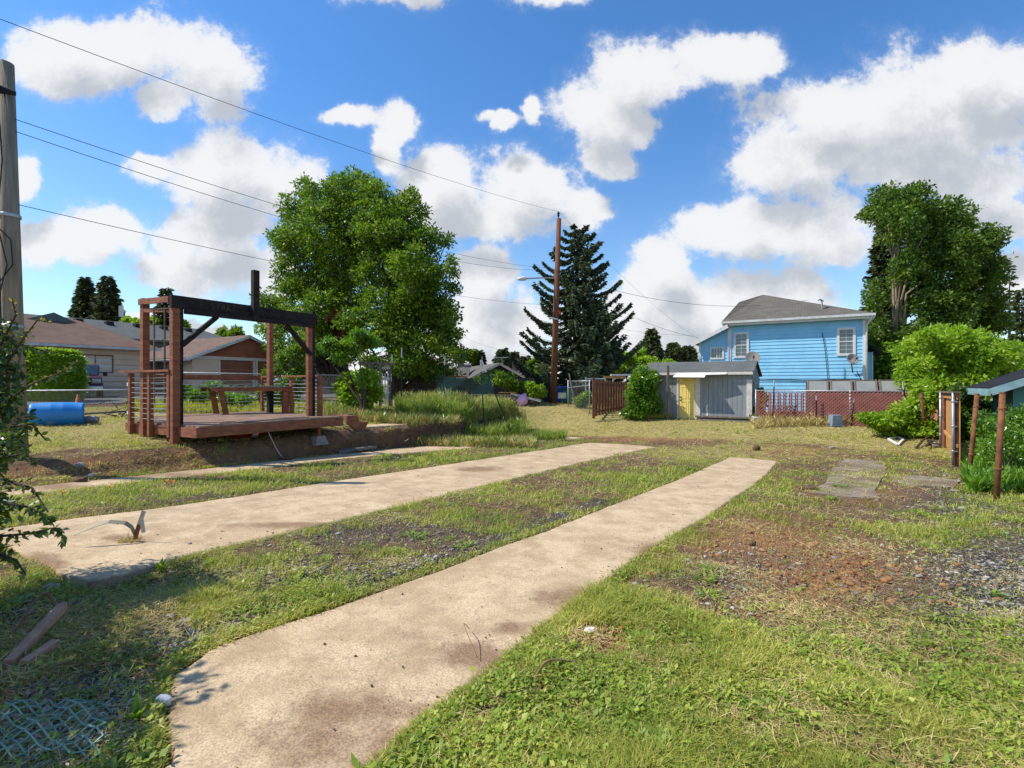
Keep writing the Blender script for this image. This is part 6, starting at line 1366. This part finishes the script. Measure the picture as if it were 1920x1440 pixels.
# dark house
dk = root('house', tuple(pt(930,735,46)), 'dark low house with a grey gable roof and white bargeboards beyond the weed bed', 'house')
M['darkwall'] = mat('dark_wall', (0.04,0.045,0.055), (0.03,0.033,0.04), .8)
hp = lambda px, py, t=46: tuple(pt(px, py, t))
W = MB(); zb = -.1
w0, w1, wp = pt(878,712,46), pt(1000,716,46), pt(937,681,46)
W.add([(w0.x,46,zb),(w1.x,46,zb),(w1.x,46,w1.z),(wp.x,46,wp.z-.1),(w0.x,46,w0.z),(w0.x-3,56,zb),(w1.x-3,56,zb),(w1.x-3,56,w1.z),(wp.x-3,56,wp.z-.1),(w0.x-3,56,w0.z)], [(0,1,2,3,4),(9,8,7,6,5),(0,4,9,5),(1,6,7,2)]); W.build('wall', M['darkwall'], dk)
rf = MB(); l0 = pt(872,713,45.6); r0 = pt(1004,717,45.6); pk_ = pt(937,680,45.6); B_ = Vector((-3.4,11,0)); 
lf = pt(836,706,47); lr = pt(872,683,55)
poly3(rf, [l0, pk_, pk_+B_, l0+B_], .1); poly3(rf, [r0, pk_, pk_+B_, r0+B_], .1); roofuv(rf.build('roof', M['shd'], dk))
mb = MB(); mb.beam(l0-Vector((0,.1,.1)), pk_-Vector((0,.1,.1)), .06, .2); mb.beam(r0-Vector((0,.1,.1)), pk_-Vector((0,.1,.1)), .06, .2); mb.build('bargeboard', M['whitewood'], dk)
rf = MB(); poly3(rf, [hp(836,712,45.8),hp(876,716,45.8),hp(884,681,51),hp(862,683,51)], .1); poly3(rf, [hp(820,712,46),hp(838,694,46),hp(838,694,50),hp(820,712,50)], .1); poly3(rf, [hp(855,709,46),hp(838,694,46),hp(838,694,50),hp(855,709,50)], .1); roofuv(rf.build('roof', M['shd'], dk))
mb = MB(); mb.beam(hp(820,711,45.8),hp(837,695,45.8),.06,.2); mb.beam(hp(855,709,45.8),hp(837,695,45.8),.06,.2); mb.build('bargeboard', M['whitewood'], dk)
a_, b_2 = pt(822,711,46.2), pt(878,714,46.2); MB().box(a_.x,b_2.x,46.2,50,zb,a_.z-.1).build('wall', M['darkwall'], dk)
mb = MB(); q0, q1 = pt(859,690,50), pt(870,669,50); mb.box(q0.x,q1.x,49.7,50.3,q0.z-1,q1.z); ch = mb.build('chimney', M['stone'], dk); q = pt(864.5,669,50); MB().tube([(q.x,50,q.z),(q.x,50,H+(718-644)/F*50)], .1, 8).build('flue', M['rust'], ch)
for (x0,x1) in ((882,895),(902,915)): u0,u1=pt(x0,719,45.9),pt(x1,715,45.9); MB().box(u0.x,u1.x,45.9,45.95,u0.z,u1.z).build('window', M['white'], dk)
ant = root('tv_antenna', tuple(pt(904,690,48)), 'rooftop TV antenna with a long horizontal boom', 'antenna'); MB().tube([pt(904,690,48),pt(904,668,48)], .03, 5).build('mast', M['galv'], ant); mb = MB(); mb.tube([pt(925,671,48),pt(958,670,48)], .04, 5); mb.tube([pt(941,690,48),pt(941,670,48)], .03, 5); mb.build('boom', M['galv'], ant)
bh2 = root('house', tuple(pt(1000,735,58)), 'low grey-roofed house with a red brick chimney behind the dark house', 'house')
rf = MB(); poly3(rf, [hp(940,718,56),hp(1035,712,56),hp(1010,697,62),hp(955,694,62)], .1); roofuv(rf.build('roof', M['shd'], bh2)); u0, u1 = pt(945,716,57), pt(1030,712,57); MB().box(u0.x,u1.x,57,62,-.1,u0.z).build('wall', M['stone'], bh2)
brk = bpy.data.materials.new('red_brick'); brk.use_nodes = True; t = brk.node_tree; bt = N(t,'ShaderNodeTexBrick', i_Scale=4.0); bt.inputs['Color1'].default_value=(.28,.09,.06,1); bt.inputs['Color2'].default_value=(.2,.065,.045,1); bt.inputs['Mortar'].default_value=(.3,.25,.22,1)
tcx = N(t,'ShaderNodeTexCoord'); mpx = N(t,'ShaderNodeMapping'); mpx.inputs['Rotation'].default_value=(R(90),0,0); L(t,tcx.outputs['Object'],mpx.inputs[0]); L(t,mpx.outputs[0],bt.inputs['Vector']); L(t,bt.outputs[0],t.nodes['Principled BSDF'].inputs['Base Color'])
u0, u1 = pt(960,696,59), pt(971,672,59); MB().box(u0.x,u1.x,58.7,59.4,u0.z-1,u1.z).box(u0.x-.06,u1.x+.06,58.64,59.46,u1.z-.25,u1.z-.1).build('chimney', brk, bh2)
# dark board fence behind the weed bed
df = root('board_fence', tuple(pt(900,740,30)), 'dark weathered board fence with a reddish cap rail behind the weeds', 'fence')
mb = MB(); 
for i in range(5):
    z0 = .0+i*.33; mb.beam(Vector((pt(775,0,31).x,31,z0+.16)), Vector((pt(1000,0,29).x,29,z0+.16)), .04, .31)
mb.build('board', mat('dark_boards', (0.075,0.06,0.05), (0.045,0.037,0.032), .9), df); MB().beam(pt(775,703,31), pt(875,707,30), .1, .08).build('cap_rail', M['redwood_h'], df)
for px in (875,918,960,1000): q = pt(px,740,30.0-.9*(px-775)/225+.9); MB().beam((q.x,q.y-.06,-.1),(q.x,q.y-.06,1.65),.1,.1,up=(0,1,0)).build('post', M['brownpicket'], df)
# brown low outbuilding in the tree shade
ob = root('outbuilding', tuple(pt(800,740,38)), 'shaded dark shed with a sagging roof behind the big tree trunk', 'outbuilding')
u0,u1=pt(765,705,38),pt(840,705,38); MB().box(u0.x,u1.x,38,43,-.1,u0.z).build('wall', M['brownpicket'], ob); rf=MB(); poly3(rf,[hp(758,704,37.5),hp(848,704,37.5),hp(838,672,42),hp(770,672,42)],.1); roofuv(rf.build('roof', M['shb'], ob))
# teal netting strung between the posts
ntm = mat('teal_netting', (0.06,0.2,0.19), None, .6, bump=0)
def netting(name, label, grid, r, m, cat='netting'):
    mb = MB(); nu, nv = len(grid), len(grid[0])
    for i in range(nu):
        for j in range(nv):
            if i+1 < nu and j+1 < nv:
                if (i+j) % 2 == 0: mb.tube([grid[i][j], grid[i+1][j+1]], r, 3, cap=False)
                else: mb.tube([grid[i+1][j], grid[i][j+1]], r, 3, cap=False)
    return tag(mb.build(name, m, None, origin=tuple(grid[0][0])), label, cat)
gr = []
for i in range(76):
    k = i/75; row = []
    for j in range(12):
        l = j/11; x = 818+(925-818)*k; sag = 4*k*(1-k)*9; row.append(pt(x, 700+sag*(1-l)+(l*44), 18.9-.9*k+.15*math.sin(k*9+l*3)))
    gr.append(row)
netting('garden_netting', 'teal plastic netting sagging between the white-tipped posts over the weeds', gr, .0035, ntm)
# ------------------------------------------------------------------ foreground
def gp(px, py, dz=0.0):
    x, y = hitz(px, py); a, b = toab(x, y); z = gn(x, y)
    if inslab(np.float64(a), np.float64(b)): x, y = padhit(px, py); z = -.047*toab(x, y)[0]
    return Vector((x, y, z+dz))
# bent metal strap on the middle strip
ss = root('metal_strap', tuple(gp(245,1016)), 'bent rusty anchor strap sprouting from the middle concrete strip', 'metal strap')
b0 = gp(250,1015); tpp = pt(270,958,b0.y-.02); up_ = (tpp-b0)
MB().beam(b0-Vector((0,0,.03)), b0+up_*.55, .035, .012, up=(0,1,0)).build('strap', M['rust'], ss); MB().beam(b0+up_*.5, tpp, .035, .01, up=(0,1,0)).build('strap', M['galv'], ss); MB().beam(tpp-up_*.25, tpp-up_*.25+Vector((.02,0,-.13)), .035,.008,up=(0,1,0)).build('strap', M['galv'], ss)
fpts = [pt(254,1003,b0.y), pt(247,988,b0.y-.02), pt(235,980,b0.y-.05), pt(205,977,b0.y-.1), pt(175,987,b0.y-.15), pt(142,1001,b0.y-.2)]
mb = MB(); w_ = Vector((0,.03,.014))
for p, q in zip(fpts, fpts[1:]): mb.add([p-w_*.6, p+w_*.6, q+w_*.6, q-w_*.6, p-w_*.6-Vector((0,0,.004)), p+w_*.6-Vector((0,0,.004)), q+w_*.6-Vector((0,0,.004)), q-w_*.6-Vector((0,0,.004))], [(0,1,2,3),(7,6,5,4),(0,3,7,4),(1,5,6,2)])
mb.build('strap', mat('pale_tape', (0.32,0.3,0.2), (0.22,0.2,0.14), .6), ss)
n_ = 160; c = np.array(b0); Pn = c+np.stack([rng.normal(-.03,.05,n_), rng.normal(0,.03,n_), rng.uniform(.0,.02,n_)],1); D = rdir(n_); D[:,2] = np.abs(D[:,2])*.3
npmesh('grass_tuft', kites(Pn, D, rdir(n_), rng.uniform(.03,.1,n_), .006), 4, ST, parent=ss)
# stakes and cord bottom left
def stake(a, b, w, h, m, label, lift=.03, l2=None):
    p, q = gp(*a, lift), gp(*b, lift if l2 is None else l2); o = MB().beam(p, q, w, h).build('wooden_stake', m, None, origin=tuple(p), bevel=.002); return tag(o, label, 'stake', 'split wooden stakes on the ground')
mw = mat('split_wood', (0.50,0.28,0.18), (0.38,0.2,0.13), .7, 4, (6,6,1), .3, c3=(0.66,0.6,0.56), f3=(.6,.66))
stake((18,1250),(118,1168), .045,.045, mw, 'long split wooden stake lying at the lower left', .03, .10); stake((45,1252),(105,1220), .045,.035, mw, 'short split wooden stake beside the long one', .03,.05)
stake((80,1215),(108,1207), .03,.03, M['bark'], 'stub of dark stick between the two stakes', .02)
def cord(name, pts, r, m, label, cat):
    P_ = [gp(x, y, d) for x, y, d in pts]; Q = []
    for i in range(len(P_)-1):
        p0 = P_[max(i-1,0)]; p1 = P_[i]; p2 = P_[i+1]; p3 = P_[min(i+2,len(P_)-1)]
        for k in range(6):
            t_ = k/6; Q.append(.5*((2*p1)+(p2-p0)*t_+(2*p0-5*p1+4*p2-p3)*t_*t_+(3*p1-p0-3*p2+p3)*t_**3))
    Q.append(P_[-1]); return tag(MB().tube(Q, r, 8).build(name, m, None, origin=tuple(Q[0]), smooth=True), label, cat)
cdm = mat('brown_cord', (0.26,0.15,0.08), (0.18,0.1,0.055), .8)
cord('root', [(-40,1245,.02),(0,1252,.02),(50,1256,.03),(90,1257,.02),(140,1252,.03),(190,1252,.02),(240,1246,.03),(280,1250,.02),(300,1244,.03),(320,1228,.08)], .006, cdm, 'long thin brown root snaking across the lower left ground', 'root')
cord('root', [(10,1210,.02),(35,1185,.05),(65,1158,.10),(90,1152,.13),(108,1158,.06)], .008, cdm, 'arched brown root above the long stake', 'root')
cord('twig', [(925,1340,.02),(940,1315,.04),(970,1304,.03),(1005,1303,.03),(1005,1285,.04),(1030,1265,.06),(1080,1258,.05)], .005, cdm, 'crooked brown twig lying in the grass by the near strip', 'twig')
cord('twig', [(880,1185,.02),(870,1205,.1),(895,1240,.02)], .0018, cdm, 'thin dry stalk leaning over the edge of the near strip', 'twig')
wire_m = mat('pale_pipe', (0.5,0.42,0.33), None, .6)
cord('bent_pipe', [(756,828,.0),(758,816,.18),(766,812,.25),(774,818,.18),(777,830,.0)], .011, wire_m, 'arched pale pipe loop poking out of the bank below the curved walk', 'pipe')
cord('bent_pipe', [(908,820,.02),(912,812,.1),(918,812,.1),(922,820,.02)], .02, wire_m, 'small pale pipe hoop at the far end of the bank', 'pipe')
cord('marker_stake', [(545,862,.02),(525,850,.12),(502,834,.32)], .012, mat('pink_stake', (0.6,0.42,0.38), None, .6), 'thin pinkish marker stake leaning out of the bank under the deck', 'stake')
# stones, litter
for (px, py, r, lab) in ((350,1168,(.05,.03,.018),'flat pale stone between the strips, right of two'),(320,1160,(.03,.022,.015),'small pale stone left of the flat one'),(332,1182,(.02,.015,.01),'tiny pinkish stone below the flat one'),
        (356,1020,(.02,.014,.013),'small black stone on the middle strip right of the strap'),(305,1322,(.035,.03,.03),'white broken rock at the near corner of the front strip'),(1107,1188,(.04,.03,.014),'scrap of white litter in the grass right of the near strip'),
        (1412,1020,(.045,.03,.03),'smooth orange-tan stone at the edge of the dug red earth'),(1780,1112,(.035,.025,.025),'round tan stone right of the dug earth'),(1795,1222,(.06,.03,.02),'reddish flat stone in the gravel at lower right'),
        (452/3,780+285/3,(.08,.06,.06),'square pale brick end lying on the bank'),(170,891,(.045,.04,.035),'small white stone at the foot of the bank'),(152,903,(.09,.06,.05),'dark lump of earth on the narrow far strip'),(535,861,(.14,.08,.06),'brown clump of earth below the pink stake'),
        (1560,842,(.1,.07,.05),'grey rock near the cleared ground on the right'),(1418,845,(.12,.1,.12),'dark stub of wood at the end of the near strip'),(1520,920,(.12,.1,.05),'broken corner of grey rubble at the left of the dark patch'),(95,1098,(.05,.04,.03),'grey stone at the near corner of the middle strip')):
    stone(px, py, r, lab, M['white'] if 'white' in lab else (M['soil'] if ('earth' in lab or 'dark' in lab) else M['stone']))
# poppies
pm = mat('poppy_orange', (0.85,0.10,0.02), (0.75,0.07,0.02), .6); ym = mat('flower_yellow', (0.85,0.45,0.02), None, .6)
for (px, py, m_, lab) in ((322,916,pm,'single red-orange poppy in the grass between the far strips'),(208,927,ym,'small yellow flower near the left of the grass strip'),(118,940,ym,'yellow-orange flower low at the left end of the grass strip'),(312,915,ym,'tiny yellow bloom beside the red poppy')):
    p = gp(px, py); fl = root('flower', tuple(p), lab, 'flower'); mb = MB()
    for k in range(5): a = k*1.257; mb.add([(p.x,p.y,p.z+.09),(p.x+.03*math.cos(a-.5),p.y+.03*math.sin(a-.5),p.z+.115),(p.x+.04*math.cos(a),p.y+.04*math.sin(a),p.z+.12),(p.x+.03*math.cos(a+.5),p.y+.03*math.sin(a+.5),p.z+.115)], [(0,1,2,3)])
    mb.build('petal', m_, fl); MB().tube([p, p+Vector((0,0,.09))], .003, 4).build('stem', M['darkgreenmetal'], fl)
# green plastic mesh over wood chips bottom left
gr = []
o0, ox, oy = gp(20,1440), gp(215,1440)-gp(20,1440), gp(110,1318)-gp(60,1440)
for i in range(14):
    row = []
    for j in range(12):
        k, l = i/13, j/11; q = o0+ox*(k*1.2-.35)+oy*(l*.95); row.append(Vector((q.x, q.y, gn(q.x,q.y)+.045+.02*math.sin(i*.9)*math.cos(j*.7))))
    gr.append(row)
netting('plastic_mesh', 'pale green plastic mesh lying over wood chips at the bottom left', gr, .0035, mat('pale_green_mesh', (0.28,0.48,0.42), None, .5))
CH = leafmat('wood_chip', [(0.3,0.19,0.13),(0.5,0.38,0.28),(0.66,0.56,0.46)], 0, .9)
n_ = 2600; cc_ = gp(140,1375); x = cc_.x+rng.normal(0,.28,n_); y = cc_.y+rng.normal(0,.16,n_); ok = clearslab(x,y,.05); x, y = x[ok], y[ok]; n_ = len(x)
D = rdir(n_); D[:,2] *= .25; tag(npmesh('wood_chips', kites(np.stack([x,y,Gn(x,y)+rng.uniform(.0,.03,n_)],1), D, rdir(n_)*np.array([[1,1,.2]]), rng.uniform(.015,.05,n_), rng.uniform(.008,.018,n_)), 4, CH), 'pale wood chips under the plastic mesh', 'wood chips', kind='stuff')
# broad light green leaf shoots
for (px, py, lab) in ((252,1352,'single bright dock leaf by the near corner of the front strip'),(300,1058,'leafy weed growing against the middle strip'),):
    p = gp(px, py); n_ = 9; a = rng.uniform(0,6.28,n_); D = np.stack([np.cos(a)*.6,np.sin(a)*.6,np.full(n_,.9)],1)
    tag(npmesh('leafy_weed', kites(np.tile(np.array(p),(n_,1)), D, np.stack([-np.sin(a),np.cos(a),a*0],1), rng.uniform(.06,.12,n_), .035, .15), 4, LF['lime'], origin=tuple(p)), lab, 'weed')

# foreground shrub at the left edge: arching leafy stems
KS = .70
SB = Vector((-3.5, 3.1, g(-3.5,3.1)))
shr = root('holly_shrub', tuple(SB), 'dark-leaved shrub arching in from the left edge with reddish new shoots', 'shrub')
bl = []
for (px, py, r, t_) in ((0,700,60,5.0),(-10,790,66,4.8),(10,640,36,5.2),(-40,620,80,5.2),(20,760,45,4.9),(-20,880,60,4.5),(5,960,45,4.2),(10,1020,34,4.0),(40,830,30,4.6),(-60,1000,70,4.2),(-90,760,120,5.0),(-150,640,130,5.2),(-120,900,120,4.6),(18,930,30,4.3),(-15,1060,26,4.0),(45,650,22,5.1),(60,690,20,5.1)):
    t_ = t_*KS; c = pt(px-30, py, t_); w = r*t_/F*.95; bl.append(((c.x,c.y,c.z), (w,w*1.2,w)))
foliage('foliage', shr, bl, 18000, .045, LF['holly'], 20, .34, aspect=.5, droop=.2)
mb = MB(); shoots = []
for (pts_) in ([(0,700,5),(40,640,5),(70,600,5),(95,606,5)],[(0,650,5),(30,590,5),(22,560,5)],[(0,760,4.8),(60,720,4.8),(110,700,4.8),(150,676,4.8)],[(10,900,4.4),(60,915,4.3),(90,960,4.2)],[(0,1005,4.1),(60,1000,4.0),(95,990,4.0),(116,992,4.0),(117,1020,4.0)],
               [(0,940,4.2),(50,950,4.1),(85,965,4.1),(100,985,4.1)],[(0,1040,4.0),(30,1050,3.95),(48,1078,3.9)],[(20,800,4.7),(60,795,4.7),(85,825,4.7)],[(0,860,4.5),(45,850,4.5),(75,870,4.5)],[(0,620,5.1),(50,650,5.1),(100,662,5.1)]):
    P_ = [pt(q[0], q[1], q[2]*KS) for q in pts_]; mb.tube(P_, [.008,.006,.004,.003,.002][:len(P_)], 5); shoots.append(P_)
for b in bl[:14]: e = Vector(b[0]); mb.tube([SB, SB.lerp(e,.5)+Vector((0,0,.25)), e], [.035,.02,.008], 6)
mb.build('stem', M['bark'], shr)
PP, DD = [], []
for P_ in shoots[2:]:
    for i in range(len(P_)-1):
        for k in range(6):
            q = P_[i].lerp(P_[i+1], k/6); 
            for _ in range(2): PP.append(tuple(q)); d = Vector((random.uniform(-1,1),random.uniform(-.6,.6),random.uniform(-1.1,.3))); DD.append(tuple(d))
npmesh('foliage', kites(np.array(PP), np.array(DD), rdir(len(PP)), rng.uniform(.035,.06,len(PP)), .024, .1), 4, LF['holly'], parent=shr)
PP, DD = [], []
for P_ in shoots[:3]+shoots[-1:]:
    for i in range(len(P_)-1):
        for k in range(9):
            q = P_[i].lerp(P_[i+1], k/9); PP.append(tuple(q)); DD.append((random.uniform(-1,1),random.uniform(-.6,.6),random.uniform(-.3,.8)))
npmesh('foliage', kites(np.array(PP), np.array(DD), rdir(len(PP)), rng.uniform(.022,.042,len(PP)), .014, .1), 4, LF['shoot'], parent=shr)
# the shrub continues outside the picture and shades the lower left corner
S2 = Vector((-3.3, 2.0, g(-3.3,2.0)))
sh2 = root('holly_shrub', tuple(S2), 'tall dark shrub just outside the left edge that shades the lower left ground', 'shrub')
bl = [((-3.5,2.5,1.3),(.45,.6,.5)),((-3.6,2.2,1.9),(.5,.6,.4)),((-3.3,1.8,1.6),(.45,.6,.5)),((-3.2,1.3,1.2),(.4,.6,.5)),((-3.4,2.0,.6),(.5,.8,.5))]
foliage('foliage', sh2, bl, 9000, .075, LF['holly'], 18, .38)
mb = MB(); limbs(mb, tuple(S2), bl, .05, .3); mb.build('stem', M['bark'], sh2)
